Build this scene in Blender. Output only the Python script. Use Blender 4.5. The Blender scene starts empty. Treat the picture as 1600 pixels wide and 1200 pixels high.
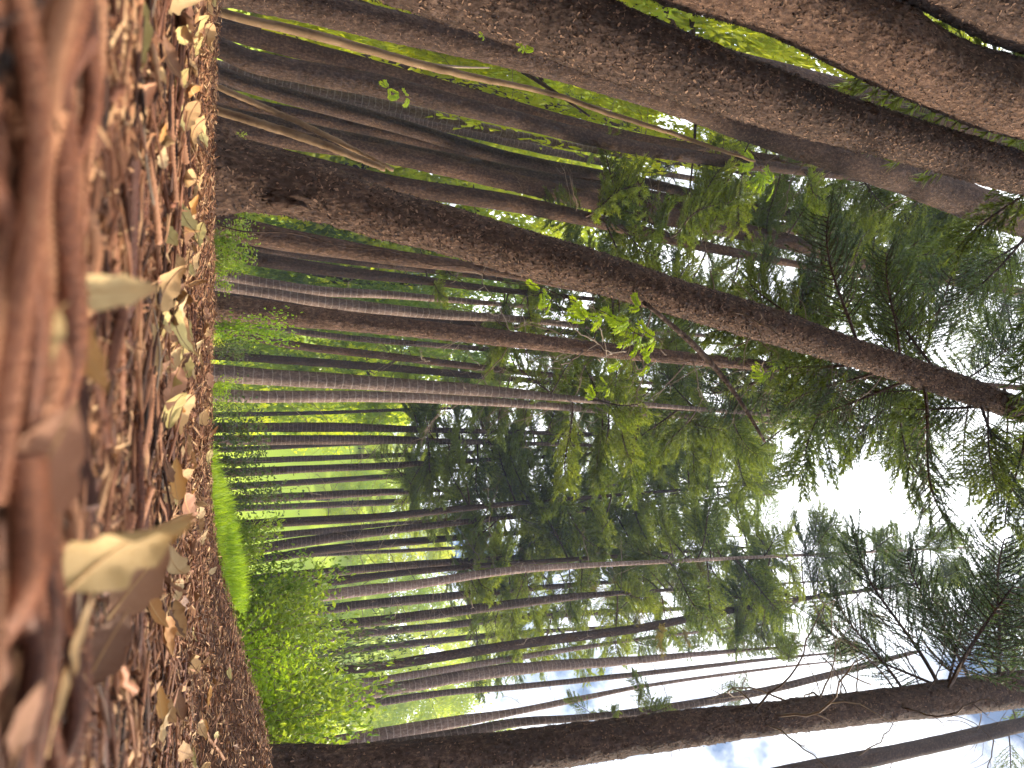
import bpy, math, random
import numpy as np
from mathutils import Matrix, Vector

rng = np.random.default_rng(7)
random.seed(7)
R = math.radians
SC = bpy.context.scene
COL = SC.collection

# ------------------------------------------------------------------ camera
PITCH, ROLL, FPX = R(25.0), R(2.0), 1110.0
_F = np.array([0, math.cos(PITCH), math.sin(PITCH)])
_U0 = np.array([0, -math.sin(PITCH), math.cos(PITCH)])
_R0 = np.array([1.0, 0, 0])
_Rt = _R0 * math.cos(ROLL) + _U0 * math.sin(ROLL)
_U = _U0 * math.cos(ROLL) - _R0 * math.sin(ROLL)
cam = bpy.data.cameras.new('camera')
cam.sensor_width = 36.0
cam.lens = FPX / 1600 * 36
cam.clip_start = 0.01
cam.clip_end = 2000
cam.dof.use_dof = True
cam.dof.focus_distance = 3.2
cam.dof.aperture_fstop = 9.0
camo = bpy.data.objects.new('camera', cam)
m = Matrix.Identity(4)
for i in range(3):                     # the phone was held sideways: its x axis points up
    m[i][0] = _U[i]; m[i][1] = -_Rt[i]; m[i][2] = -_F[i]
camo.matrix_world = m
COL.objects.link(camo)
SC.camera = camo

# ------------------------------------------------------------------ sky, sun, exposure
SUN_EL, SUN_AZ = R(31), R(82)          # azimuth clockwise from +Y (view direction)
W = bpy.data.worlds.new('World'); SC.world = W; W.use_nodes = True
nt = W.node_tree; N = nt.nodes; L = nt.links
N.clear()
out = N.new('ShaderNodeOutputWorld'); bg = N.new('ShaderNodeBackground')
sky = N.new('ShaderNodeTexSky'); sky.sky_type = 'NISHITA'; sky.sun_disc = False
sky.sun_elevation = SUN_EL; sky.sun_rotation = SUN_AZ
tc = N.new('ShaderNodeTexCoord'); nz = N.new('ShaderNodeTexNoise')
nz.inputs['Scale'].default_value = 3.2; nz.inputs['Detail'].default_value = 7
nz.inputs['Roughness'].default_value = 0.6
cr = N.new('ShaderNodeValToRGB'); cr.color_ramp.elements[0].position = 0.37; cr.color_ramp.elements[1].position = 0.51
mx = N.new('ShaderNodeMixRGB'); mx.inputs['Color2'].default_value = (18, 18.4, 19, 1)
L.new(tc.outputs['Generated'], nz.inputs['Vector']); L.new(nz.outputs['Fac'], cr.inputs['Fac'])
L.new(cr.outputs['Color'], mx.inputs['Fac']); L.new(sky.outputs['Color'], mx.inputs['Color1'])
L.new(mx.outputs['Color'], bg.inputs['Color']); L.new(bg.outputs['Background'], out.inputs['Surface'])
bg.inputs['Strength'].default_value = 0.06
sl = bpy.data.lights.new('sun', 'SUN'); sl.energy = 3.6; sl.angle = R(4); sl.color = (1.0, 0.86, 0.66)
so = bpy.data.objects.new('sun', sl); COL.objects.link(so)
sd = Vector((math.sin(SUN_AZ) * math.cos(SUN_EL), math.cos(SUN_AZ) * math.cos(SUN_EL), math.sin(SUN_EL)))
so.rotation_euler = sd.to_track_quat('Z', 'Y').to_euler()
VS = SC.view_settings
VS.view_transform = 'Standard'; VS.look = 'None'; VS.gamma = 1; VS.use_curve_mapping = False
VS.exposure = 1.5
SC.cycles.max_bounces = 3; SC.cycles.transparent_max_bounces = 2
SC.cycles.diffuse_bounces = 2; SC.cycles.glossy_bounces = 1; SC.cycles.transmission_bounces = 2
SC.cycles.debug_use_spatial_splits = True
SC.cycles.use_adaptive_sampling = True; SC.cycles.adaptive_threshold = 0.025; SC.cycles.adaptive_min_samples = 12

# ------------------------------------------------------------------ helpers
def ray(v, u):
    d = _F + _U * ((v - 800) / FPX) + _Rt * ((u - 600) / FPX)
    return d
def at(v, u, Y):                        # where the ray through a picture point meets the upright plane y = Y
    d = ray(v, u)
    return d * (Y / d[1])
def proj(P):
    P = np.asarray(P, float)
    z = P @ _F
    return 800 + FPX * (P @ _U) / z, 600 + FPX * (P @ _Rt) / z, z
def sstep(a, b, x):
    t = np.clip((np.asarray(x, float) - a) / (b - a), 0, 1)
    return t * t * (3 - 2 * t)

class WNoise:                           # cheap smooth noise: a sum of random waves
    def __init__(s, seed, n=10, lo=0.5, hi=2.0, dim=2):
        g = np.random.default_rng(seed)
        d = g.normal(size=(n, dim)); d /= np.linalg.norm(d, axis=1)[:, None]
        s.k = d * np.exp(g.uniform(np.log(lo), np.log(hi), n))[:, None] * 2 * np.pi
        s.p = g.uniform(0, 6.28, n); s.n = n
    def __call__(s, *c):
        c = np.stack([np.asarray(a, float) for a in c], -1)
        return np.sin(c @ s.k.T + s.p).sum(-1) / math.sqrt(s.n)
nA, nB, nC, nD = WNoise(1, 10, .12, .5), WNoise(2, 12, .8, 2.4), WNoise(3, 14, 4, 11), WNoise(4, 14, 14, 40)
PY = [-60, -3, 0, .18, .3, .6, .8, 1.2, 2.0, 3.5, 4.2, 6, 8, 12, 40, 46, 80, 160, 400]
PZ = [-.3, -.05, -.038, -.037, -.038, -.038, -.035, -.013, .02, .108, .135, .09, -.1, -.3, -.4, .9, 19, 45, 70]
def H(x, y):
    x = np.asarray(x, float); y = np.asarray(y, float)
    z = np.interp(y, PY, PZ)
    near = np.exp(-(np.maximum(y, 0) / 6) ** 2)
    z = z + x * .030 * near * sstep(.3, 3, y)
    z = z + .25 * sstep(.6, 1.7, x) * sstep(1.3, 2.9, y) * (1 - sstep(3.3, 5.0, y))
    z = z + .80 * np.exp(-((x - 2.6) / 2.0) ** 2 - ((y - 8.6) / 2.1) ** 2)
    amp = sstep(.15, 2.2, y)
    z = z + nA(x, y) * .10 * sstep(4, 12, y)
    z = z + nB(x, y) * .010 * amp + nC(x, y) * .0050 * sstep(.1, .7, y) * (1 - sstep(6, 14, y))
    z = z + nD(x, y) * .0012 * (1 - sstep(3, 6, y))
    return z
def hit(v, u, lift=0.0, ymax=12):       # ground point seen at a picture point
    d = ray(v, u); d = d / d[1]
    ys = np.exp(np.linspace(math.log(.1), math.log(ymax), 900))
    P = d[None] * ys[:, None]
    b = np.nonzero(P[:, 2] < H(P[:, 0], P[:, 1]) + lift)[0]
    return P[b[0]] if len(b) else None

def mesh_np(name, V, tris=None, quads=None, smooth=True, mats=(), tri_mat=None, quad_mat=None):
    V = np.asarray(V, np.float32).reshape(-1, 3)
    t = np.zeros((0, 3), np.int32) if tris is None else np.asarray(tris, np.int32).reshape(-1, 3)
    q = np.zeros((0, 4), np.int32) if quads is None else np.asarray(quads, np.int32).reshape(-1, 4)
    me = bpy.data.meshes.new(name)
    me.vertices.add(len(V)); me.vertices.foreach_set('co', V.ravel())
    lv = np.concatenate([t.ravel(), q.ravel()]).astype(np.int32)
    me.loops.add(len(lv)); me.loops.foreach_set('vertex_index', lv)
    me.polygons.add(len(t) + len(q))
    st = np.concatenate([np.arange(len(t)) * 3, len(t) * 3 + np.arange(len(q)) * 4]).astype(np.int32)
    me.polygons.foreach_set('loop_start', st)
    if tri_mat is not None or quad_mat is not None:
        a = np.zeros(len(t), np.int32) if tri_mat is None else np.broadcast_to(np.asarray(tri_mat, np.int32), (len(t),))
        b = np.zeros(len(q), np.int32) if quad_mat is None else np.broadcast_to(np.asarray(quad_mat, np.int32), (len(q),))
        me.polygons.foreach_set('material_index', np.concatenate([a, b]).astype(np.int32))
    for mt in mats: me.materials.append(mt)
    me.update(calc_edges=True)
    me.polygons.foreach_set('use_smooth', np.full(len(t) + len(q), smooth, bool))
    return me
class MB:                               # collects pieces of geometry into one mesh
    def __init__(s): s.V = []; s.T = []; s.Q = []; s.tm = []; s.qm = []; s.n = 0
    def add(s, V, tris=None, quads=None, mat=0):
        V = np.asarray(V, float).reshape(-1, 3)
        if tris is not None and len(tris):
            t = np.asarray(tris, int).reshape(-1, 3) + s.n; s.T.append(t); s.tm.append(np.full(len(t), mat))
        if quads is not None and len(quads):
            q = np.asarray(quads, int).reshape(-1, 4) + s.n; s.Q.append(q); s.qm.append(np.full(len(q), mat))
        s.V.append(V); s.n += len(V)
    def mesh(s, name, mats, smooth=True):
        T = np.concatenate(s.T) if s.T else None; Q = np.concatenate(s.Q) if s.Q else None
        return mesh_np(name, np.concatenate(s.V), T, Q, smooth, mats,
                       np.concatenate(s.tm) if s.T else None, np.concatenate(s.qm) if s.Q else None)
def frame_of(d, ref=(0, 0, 1)):
    d = d / (np.linalg.norm(d, axis=-1, keepdims=True) + 1e-12)
    ref = np.broadcast_to(np.asarray(ref, float), d.shape)
    a = np.cross(ref, d); n = np.linalg.norm(a, axis=-1, keepdims=True)
    alt = np.cross(np.broadcast_to([1.0, 0, 0], d.shape), d)
    a = np.where(n < 1e-3, alt, a); a /= np.linalg.norm(a, axis=-1, keepdims=True) + 1e-12
    return a, np.cross(d, a), d
def tube(P, rad, sides=6, cap=True):
    P = np.asarray(P, float); rad = np.broadcast_to(np.asarray(rad, float), (len(P),))
    d = np.gradient(P, axis=0); a, b, _ = frame_of(d, (.13, .31, .94) if abs(d[0][2]) < .9 * np.linalg.norm(d[0]) else (1, .1, 0))
    th = np.arange(sides) / sides * 2 * np.pi
    V = P[:, None] + rad[:, None, None] * (a[:, None] * np.cos(th)[None, :, None] + b[:, None] * np.sin(th)[None, :, None])
    i = np.arange(len(P) - 1)[:, None] * sides; j = np.arange(sides)[None]; k = (j + 1) % sides
    Q = np.stack([i + j, i + k, i + sides + k, i + sides + j], -1).reshape(-1, 4)
    V = V.reshape(-1, 3)
    T = []
    if cap:
        n = len(V); V = np.concatenate([V, P[:1], P[-1:]])
        e = (len(P) - 1) * sides
        T = [(n, (q + 1) % sides, q) for q in range(sides)] + [(n + 1, e + q, e + (q + 1) % sides) for q in range(sides)]
    return V, T, Q
def smooth_line(P, n):
    P = np.asarray(P, float); k = len(P)
    if k == 2:
        t = np.linspace(0, 1, n)[:, None]; return P[0] * (1 - t) + P[1] * t
    c = np.concatenate([[0], np.cumsum(np.linalg.norm(np.diff(P[:, :3], axis=0), axis=1))])
    mt = np.zeros_like(P)
    for i in range(k):
        a, b = max(i - 1, 0), min(i + 1, k - 1)
        mt[i] = (P[b] - P[a]) / (c[b] - c[a])
    s = np.linspace(0, c[-1], n); j = np.clip(np.searchsorted(c, s, 'right') - 1, 0, k - 2)
    h = (c[j + 1] - c[j])[:, None]; t = ((s - c[j]) / (c[j + 1] - c[j]))[:, None]
    return (P[j] * (2 * t**3 - 3 * t**2 + 1) + mt[j] * h * (t**3 - 2 * t**2 + t) + P[j + 1] * (-2 * t**3 + 3 * t**2) + mt[j + 1] * h * (t**3 - t**2))
def link(name, me, parent=None, loc=None):
    o = bpy.data.objects.new(name, me); COL.objects.link(o)
    if parent is not None: o.parent = parent
    if loc is not None: o.location = loc
    return o
def tag(o, label, cat, group=None, kind=None):
    if label: o['label'] = label
    if cat: o['category'] = cat
    if group: o['group'] = group
    if kind: o['kind'] = kind
    return o

# ------------------------------------------------------------------ materials
def new_mat(name):
    mt = bpy.data.materials.new(name); mt.use_nodes = True
    t = mt.node_tree; t.nodes.clear()
    return mt, t.nodes, t.links
def ramp(n, stops):
    r = n.new('ShaderNodeValToRGB'); e = r.color_ramp.elements
    while len(e) < len(stops): e.new(.5)
    for k, (p, c) in enumerate(stops): e[k].position = p; e[k].color = (*c, 1)
    return r
def mat_bark(name, dark, mid, light, ring, scale=1.0, ringamt=.5, bump=.9):
    mt, n, l = new_mat(name)
    o = n.new('ShaderNodeOutputMaterial'); b = n.new('ShaderNodeBsdfPrincipled')
    b.inputs['Roughness'].default_value = .92; b.inputs['Specular IOR Level'].default_value = .18
    t = n.new('ShaderNodeTexCoord'); oi = n.new('ShaderNodeObjectInfo')
    mp = n.new('ShaderNodeMapping'); mp.inputs['Scale'].default_value = (1, 1, .55)
    ad = n.new('ShaderNodeVectorMath'); ad.operation = 'ADD'
    l.new(t.outputs['Object'], ad.inputs[0]); l.new(oi.outputs['Random'], ad.inputs[1])
    l.new(ad.outputs[0], mp.inputs['Vector'])
    n1 = n.new('ShaderNodeTexNoise'); n1.inputs['Scale'].default_value = 38 * scale; n1.inputs['Detail'].default_value = 6; n1.inputs['Roughness'].default_value = .7
    n2 = n.new('ShaderNodeTexNoise'); n2.inputs['Scale'].default_value = 3.5; n2.inputs['Detail'].default_value = 3
    vo = n.new('ShaderNodeTexVoronoi'); vo.inputs['Scale'].default_value = 60 * scale
    for q in (n1, n2, vo): l.new(mp.outputs['Vector'], q.inputs['Vector'])
    r1 = ramp(n, [(.30, dark), (.52, mid), (.74, light)])
    l.new(n1.outputs['Fac'], r1.inputs['Fac'])
    m2 = n.new('ShaderNodeMixRGB'); m2.blend_type = 'MULTIPLY'; m2.inputs['Fac'].default_value = .75
    r2 = ramp(n, [(.3, (.55, .52, .5)), (.7, (1.25, 1.2, 1.15))]); l.new(n2.outputs['Fac'], r2.inputs['Fac'])
    l.new(r1.outputs['Color'], m2.inputs['Color1']); l.new(r2.outputs['Color'], m2.inputs['Color2'])
    # thin pale rings round the stem
    wv = n.new('ShaderNodeTexWave'); wv.wave_type = 'BANDS'; wv.bands_direction = 'Z'; wv.wave_profile = 'SAW'
    wv.inputs['Scale'].default_value = 2.5; wv.inputs['Distortion'].default_value = 1.6; wv.inputs['Detail'].default_value = 2; wv.inputs['Detail Scale'].default_value = 2.0
    l.new(ad.outputs[0], wv.inputs['Vector'])
    rw = ramp(n, [(.80, (0, 0, 0)), (.93, (1, 1, 1)), (.97, (0, 0, 0))]); l.new(wv.outputs['Fac'], rw.inputs['Fac'])
    mm = n.new('ShaderNodeMath'); mm.operation = 'MULTIPLY'; mm.inputs[1].default_value = ringamt
    l.new(rw.outputs['Color'], mm.inputs[0])
    m3 = n.new('ShaderNodeMixRGB'); m3.inputs['Color2'].default_value = (*ring, 1)
    l.new(mm.outputs[0], m3.inputs['Fac']); l.new(m2.outputs['Color'], m3.inputs['Color1'])
    hv = n.new('ShaderNodeHueSaturation'); mr = n.new('ShaderNodeMapRange'); mr.inputs['To Min'].default_value = .78; mr.inputs['To Max'].default_value = 1.18
    l.new(oi.outputs['Random'], mr.inputs['Value']); l.new(mr.outputs[0], hv.inputs['Value']); l.new(m3.outputs['Color'], hv.inputs['Color'])
    l.new(hv.outputs['Color'], b.inputs['Base Color'])
    ma = n.new('ShaderNodeMath'); ma.operation = 'MULTIPLY_ADD'; ma.inputs[1].default_value = .6
    l.new(vo.outputs['Distance'], ma.inputs[0]); l.new(n1.outputs['Fac'], ma.inputs[2])
    bp = n.new('ShaderNodeBump'); bp.inputs['Strength'].default_value = bump; bp.inputs['Distance'].default_value = .012
    l.new(ma.outputs[0], bp.inputs['Height']); l.new(bp.outputs['Normal'], b.inputs['Normal'])
    l.new(b.outputs[0], o.inputs['Surface'])
    return mt
def mat_leaf(name, c0, c1, trans=.45, rough=.55, tcol=None, spec=.35, scale=1.5):
    mt, n, l = new_mat(name)
    o = n.new('ShaderNodeOutputMaterial'); b = n.new('ShaderNodeBsdfPrincipled')
    b.inputs['Roughness'].default_value = rough; b.inputs['Specular IOR Level'].default_value = spec
    g = n.new('ShaderNodeNewGeometry'); oi = n.new('ShaderNodeObjectInfo')
    t = n.new('ShaderNodeTexCoord'); nz = n.new('ShaderNodeTexNoise'); nz.inputs['Scale'].default_value = scale; nz.inputs['Detail'].default_value = 2
    l.new(t.outputs['Object'], nz.inputs['Vector'])
    a1 = n.new('ShaderNodeMath'); a1.operation = 'MULTIPLY_ADD'; a1.inputs[1].default_value = .45
    l.new(g.outputs['Random Per Island'], a1.inputs[0])
    a2 = n.new('ShaderNodeMath'); a2.operation = 'MULTIPLY_ADD'; a2.inputs[1].default_value = .5
    l.new(oi.outputs['Random'], a2.inputs[0])
    a3 = n.new('ShaderNodeMath'); a3.operation = 'MULTIPLY_ADD'; a3.inputs[1].default_value = .8; a3.inputs[2].default_value = -.35
    l.new(nz.outputs['Fac'], a3.inputs[0]); l.new(a3.outputs[0], a2.inputs[2]); l.new(a2.outputs[0], a1.inputs[2])
    r = ramp(n, [(.1, c0), (.9, c1)]); l.new(a1.outputs[0], r.inputs['Fac'])
    l.new(r.outputs['Color'], b.inputs['Base Color'])
    tr = n.new('ShaderNodeBsdfTranslucent'); hs = n.new('ShaderNodeMixRGB'); hs.blend_type = 'MULTIPLY'; hs.inputs['Fac'].default_value = 1
    hs.inputs['Color2'].default_value = (*(tcol or (1.5, 1.35, .5)), 1)
    l.new(r.outputs['Color'], hs.inputs['Color1']); l.new(hs.outputs['Color'], tr.inputs['Color'])
    ms = n.new('ShaderNodeMixShader'); ms.inputs['Fac'].default_value = trans
    l.new(b.outputs[0], ms.inputs[1]); l.new(tr.outputs[0], ms.inputs[2]); l.new(ms.outputs[0], o.inputs['Surface'])
    return mt
def mat_litter(name, stops, rough=.8, bump=.3, scale=30, island=True, spec=.25):
    mt, n, l = new_mat(name)
    o = n.new('ShaderNodeOutputMaterial'); b = n.new('ShaderNodeBsdfPrincipled')
    b.inputs['Roughness'].default_value = rough; b.inputs['Specular IOR Level'].default_value = spec
    g = n.new('ShaderNodeNewGeometry'); oi = n.new('ShaderNodeObjectInfo'); t = n.new('ShaderNodeTexCoord')
    nz = n.new('ShaderNodeTexNoise'); nz.inputs['Scale'].default_value = scale; nz.inputs['Detail'].default_value = 5
    l.new(t.outputs['Object'], nz.inputs['Vector'])
    a = n.new('ShaderNodeMath'); a.operation = 'ADD'
    l.new(g.outputs['Random Per Island'] if island else oi.outputs['Random'], a.inputs[0])
    a2 = n.new('ShaderNodeMath'); a2.operation = 'MULTIPLY_ADD'; a2.inputs[1].default_value = .9; a2.inputs[2].default_value = -.45
    l.new(nz.outputs['Fac'], a2.inputs[0]); l.new(a2.outputs[0], a.inputs[1])
    r = ramp(n, stops); l.new(a.outputs[0], r.inputs['Fac']); l.new(r.outputs['Color'], b.inputs['Base Color'])
    bp = n.new('ShaderNodeBump'); bp.inputs['Strength'].default_value = bump; bp.inputs['Distance'].default_value = .004
    l.new(nz.outputs['Fac'], bp.inputs['Height']); l.new(bp.outputs['Normal'], b.inputs['Normal'])
    l.new(b.outputs[0], o.inputs['Surface'])
    return mt
def mat_ground():
    mt, n, l = new_mat('forest_soil')
    o = n.new('ShaderNodeOutputMaterial'); b = n.new('ShaderNodeBsdfPrincipled'); b.inputs['Roughness'].default_value = .95; b.inputs['Specular IOR Level'].default_value = .1
    t = n.new('ShaderNodeTexCoord'); n1 = n.new('ShaderNodeTexNoise'); n1.inputs['Scale'].default_value = 55; n1.inputs['Detail'].default_value = 8; n1.inputs['Roughness'].default_value = .75
    n2 = n.new('ShaderNodeTexNoise'); n2.inputs['Scale'].default_value = .35; n2.inputs['Detail'].default_value = 4
    l.new(t.outputs['Object'], n1.inputs['Vector']); l.new(t.outputs['Object'], n2.inputs['Vector'])
    r1 = ramp(n, [(.3, (.015, .008, .006)), (.5, (.06, .027, .017)), (.7, (.17, .085, .05))]); l.new(n1.outputs['Fac'], r1.inputs['Fac'])
    r2 = ramp(n, [(.3, (.20, .31, .025)), (.7, (.50, .58, .06))]); l.new(n1.outputs['Fac'], r2.inputs['Fac'])
    sp = n.new('ShaderNodeSeparateXYZ'); l.new(t.outputs['Object'], sp.inputs[0])
    ma = n.new('ShaderNodeMath'); ma.operation = 'MULTIPLY_ADD'; ma.inputs[1].default_value = 14.0
    l.new(n2.outputs['Fac'], ma.inputs[0]); l.new(sp.outputs['Y'], ma.inputs[2])
    mr = n.new('ShaderNodeMapRange'); mr.inputs['From Min'].default_value = 34; mr.inputs['From Max'].default_value = 42
    l.new(ma.outputs[0], mr.inputs['Value'])
    mx = n.new('ShaderNodeMixRGB'); l.new(mr.outputs[0], mx.inputs['Fac']); l.new(r1.outputs['Color'], mx.inputs['Color1']); l.new(r2.outputs['Color'], mx.inputs['Color2'])
    l.new(mx.outputs['Color'], b.inputs['Base Color'])
    bp = n.new('ShaderNodeBump'); bp.inputs['Strength'].default_value = .8; bp.inputs['Distance'].default_value = .01
    l.new(n1.outputs['Fac'], bp.inputs['Height']); l.new(bp.outputs['Normal'], b.inputs['Normal']); l.new(b.outputs[0], o.inputs['Surface'])
    return mt
M = {}
M['dark'] = mat_bark('dark_bark', (.020, .013, .011), (.060, .038, .030), (.15, .100, .078), (.19, .14, .11), 1.0, .10)
M['warm'] = mat_bark('red_brown_bark', (.028, .016, .012), (.080, .048, .035), (.20, .125, .088), (.22, .15, .11), 1.0, .10)
M['pale'] = mat_bark('grey_pink_bark', (.085, .060, .052), (.19, .135, .115), (.33, .26, .23), (.42, .35, .31), .8, .65)
M['mid'] = mat_bark('brown_bark', (.034, .023, .019), (.092, .062, .050), (.19, .140, .118), (.30, .235, .20), .8, .55)
M['pole'] = mat_bark('smooth_tan_bark', (.14, .090, .052), (.24, .16, .095), (.34, .24, .15), (.3, .2, .12), .4, .15, .2)
M['twigwood'] = mat_litter('bare_twig_wood', [(.1, (.10, .065, .045)), (.9, (.30, .23, .17))], .8, .2, 12, False)
M['needle'] = mat_leaf('dark_green_needles', (.050, .090, .022), (.165, .225, .050), .45, .5)
M['needle_dark'] = mat_leaf('blue_green_needles', (.025, .055, .030), (.075, .125, .055), .28, .5)
M['needle2'] = mat_leaf('light_green_needles', (.085, .145, .024), (.26, .33, .06), .5, .5)
M['needle3'] = mat_leaf('yellowing_needles', (.12, .12, .035), (.25, .21, .06), .4, .55)
M['sun_leaf'] = mat_leaf('yellow_green_leaves', (.28, .40, .025), (.56, .62, .055), .6, .45)
M['bush_leaf'] = mat_leaf('green_shrub_leaves', (.08, .165, .020), (.28, .38, .06), .5, .38, spec=.5)
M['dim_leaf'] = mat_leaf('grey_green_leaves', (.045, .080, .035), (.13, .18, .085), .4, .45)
M['sprig'] = mat_leaf('lime_leaflets', (.20, .33, .02), (.42, .56, .05), .55, .4)
M['grass'] = mat_leaf('bright_grass', (.14, .27, .02), (.36, .52, .05), .5, .5)
M['soil'] = mat_ground()
M['rope'] = mat_litter('red_brown_scaly_twig', [(.1, (.070, .022, .013)), (.5, (.22, .078, .038)), (.9, (.40, .19, .10))], .62, .4, 60, False, .4)
M['flake'] = mat_litter('bark_flakes_brown', [(.1, (.022, .013, .010)), (.55, (.072, .043, .031)), (.97, (.22, .135, .092))], .85, .2, 30)
M['needle_litter'] = mat_litter('dry_needle_litter', [(.05, (.05, .022, .014)), (.4, (.17, .068, .034)), (.75, (.32, .15, .07)), (1, (.56, .36, .19))], .7, .2, 20)
M['twig_litter'] = mat_litter('broken_twig_litter', [(.05, (.018, .008, .006)), (.5, (.105, .040, .022)), (.85, (.24, .105, .055)), (1, (.38, .21, .11))], .7, .3, 60)
LC = {'tan': [(.1, (.33, .175, .07)), (.9, (.54, .34, .155))], 'olive': [(.1, (.34, .26, .085)), (.9, (.58, .46, .19))],
      'straw': [(.1, (.42, .285, .12)), (.9, (.60, .44, .22))], 'pink': [(.1, (.32, .15, .085)), (.9, (.50, .26, .155))], 'brown': [(.1, (.13, .06, .035)), (.9, (.28, .145, .08))],
      'orange': [(.1, (.33, .15, .045)), (.9, (.52, .28, .09))], 'pale': [(.1, (.38, .25, .12)), (.9, (.56, .40, .22))]}
for k, s in LC.items(): M['leaf_' + k] = mat_litter('dry_leaf_' + k, s, .6, .35, 70, False, .35)

# ------------------------------------------------------------------ ground: one sheet, finest near the camera
def build_ground():
    r = np.concatenate([np.linspace(.02, .12, 6), np.exp(np.linspace(math.log(.13), math.log(12), 330)), np.exp(np.linspace(math.log(12.4), math.log(700), 70))])
    a = np.concatenate([np.linspace(-180, -44, 40)[:-1], np.linspace(-44, 44, 260), np.linspace(44, 180, 40)[1:]]) * math.pi / 180
    rr, aa = np.meshgrid(r, a, indexing='ij')
    x = rr * np.sin(aa); y = rr * np.cos(aa)
    V = np.stack([x, y, H(x, y)], -1).reshape(-1, 3)
    V = np.concatenate([V, [[0, 0, float(H(0, 0))]]])
    na = len(a); i = np.arange(len(r) - 1)[:, None] * na; j = np.arange(na - 1)[None]
    Q = np.stack([i + j, i + na + j, i + na + j + 1, i + j + 1], -1).reshape(-1, 4)
    T = [(len(V) - 1, k, k + 1) for k in range(na - 1)]
    o = link('ground', mesh_np('ground', V, T, Q, True, [M['soil']]))
    o['kind'] = 'structure'; o['label'] = 'brown forest floor rising to a low crest, green hillside beyond'
    return o
GROUND = build_ground()

# ------------------------------------------------------------------ branch meshes (shared)
def needle_fan(mb, P0, P1, n, ln, wd, spread, mat, g, droop=0.0):
    t = g.uniform(.0, 1, n)[:, None]
    P = P0 * (1 - t) + P1 * t
    d = (P1 - P0) / np.linalg.norm(P1 - P0)
    rv = g.normal(size=(n, 3)); rv -= (rv @ d)[:, None] * d; rv /= np.linalg.norm(rv, axis=1)[:, None]
    dirv = d * math.cos(spread) + rv * math.sin(spread); dirv[:, 2] -= droop
    side = np.cross(dirv, g.normal(size=(n, 3))); side /= np.linalg.norm(side, axis=1)[:, None]
    Lh = (ln * g.uniform(.7, 1.2, n))[:, None]
    V = np.stack([P - side * wd / 2, P + side * wd / 2, P + dirv * Lh], 1).reshape(-1, 3)
    mb.add(V, np.arange(3 * n).reshape(-1, 3), None, mat)
def leafy_branch(seed, mats, dens=1.0, k=30, nl=.058, nw=.0095):
    g = np.random.default_rng(seed); mb = MB()
    n = 15; t = np.linspace(0, 1, n)
    sag = g.uniform(.10, .34); lift = g.uniform(.05, .25)
    ax = np.stack([t * (1 - .08 * t), g.uniform(-.12, .12) * t**2, -sag * np.sin(t * 2.0) * t + lift * t**3], -1)
    mb.add(*tube(ax, .011 * (1 - .8 * t) + .0015, 5), mat=0)
    for q in range(k):
        s = .16 + .84 * (q + g.uniform(0, .8)) / k
        p = np.array([np.interp(s, t, ax[:, c]) for c in range(3)])
        sd = 1 if q % 2 else -1
        ln = (.34 * (1 - .62 * s) + .05) * g.uniform(.7, 1.2)
        dr = np.array([.62, sd * .78, g.uniform(-.42, .16)]); dr /= np.linalg.norm(dr)
        mid = p + dr * ln * .55; end = p + dr * ln + np.array([.05, 0, .05 * g.uniform(-1, 1.2)])
        mb.add(*tube(np.array([p, mid, end]), [.004, .003, .001], 3, False), mat=0)
        needle_fan(mb, p + (mid - p) * .2, mid, int(34 * dens), nl, nw, .85, 1, g)
        needle_fan(mb, mid, end, int(40 * dens), nl * .95, nw, .7, 1, g)
    needle_fan(mb, ax[6], ax[-1], int(130 * dens), nl, nw, .8, 1, g)
    return mb.mesh('leafy_branch', mats, False)
def bare_branch(seed, kind=0):
    g = np.random.default_rng(seed); mb = MB()
    n = 12; t = np.linspace(0, 1, n)
    sag = g.uniform(.15, .5)
    ax = np.stack([t * (1 - .2 * t), .10 * np.sin(t * g.uniform(2, 6)) * t, -sag * t**1.6 + g.uniform(.0, .45) * t**4], -1)
    ax += g.normal(size=ax.shape) * .008
    mb.add(*tube(ax, .0062 * (1 - .85 * t) + .0016, 5), mat=0)
    for q in range(g.integers(2, 6)):
        s = g.uniform(.25, .95); p = np.array([np.interp(s, t, ax[:, c]) for c in range(3)])
        d = np.array([g.uniform(.3, 1), g.normal() * .8, g.normal() * .5 - .3]); d /= np.linalg.norm(d)
        ln = g.uniform(.12, .42)
        c = np.array([p, p + d * ln * .5 + g.normal(size=3) * .03, p + d * ln + np.array([0, 0, g.uniform(-.12, .1)])])
        mb.add(*tube(smooth_line(c, 5), [.0035, .003, .0026, .002, .0012], 4), mat=0)
    return mb.mesh('bare_branch', [M['twigwood']], True)
LEAFY = {k: [leafy_branch(40 + i + 10 * j, [M['mid'], M[mt]], d) for i in range(4)]
         for j, (k, mt, d) in enumerate([('d', 'needle', 1.0), ('l', 'needle2', 1.0), ('y', 'needle3', .8), ('s', 'needle', .6)])}
LEAFY['f'] = [leafy_branch(85 + i, [M['mid'], M['needle_dark']], 1.0, 46, .034, .0055) for i in range(4)]
BARE = [bare_branch(90 + i) for i in range(7)]

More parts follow.
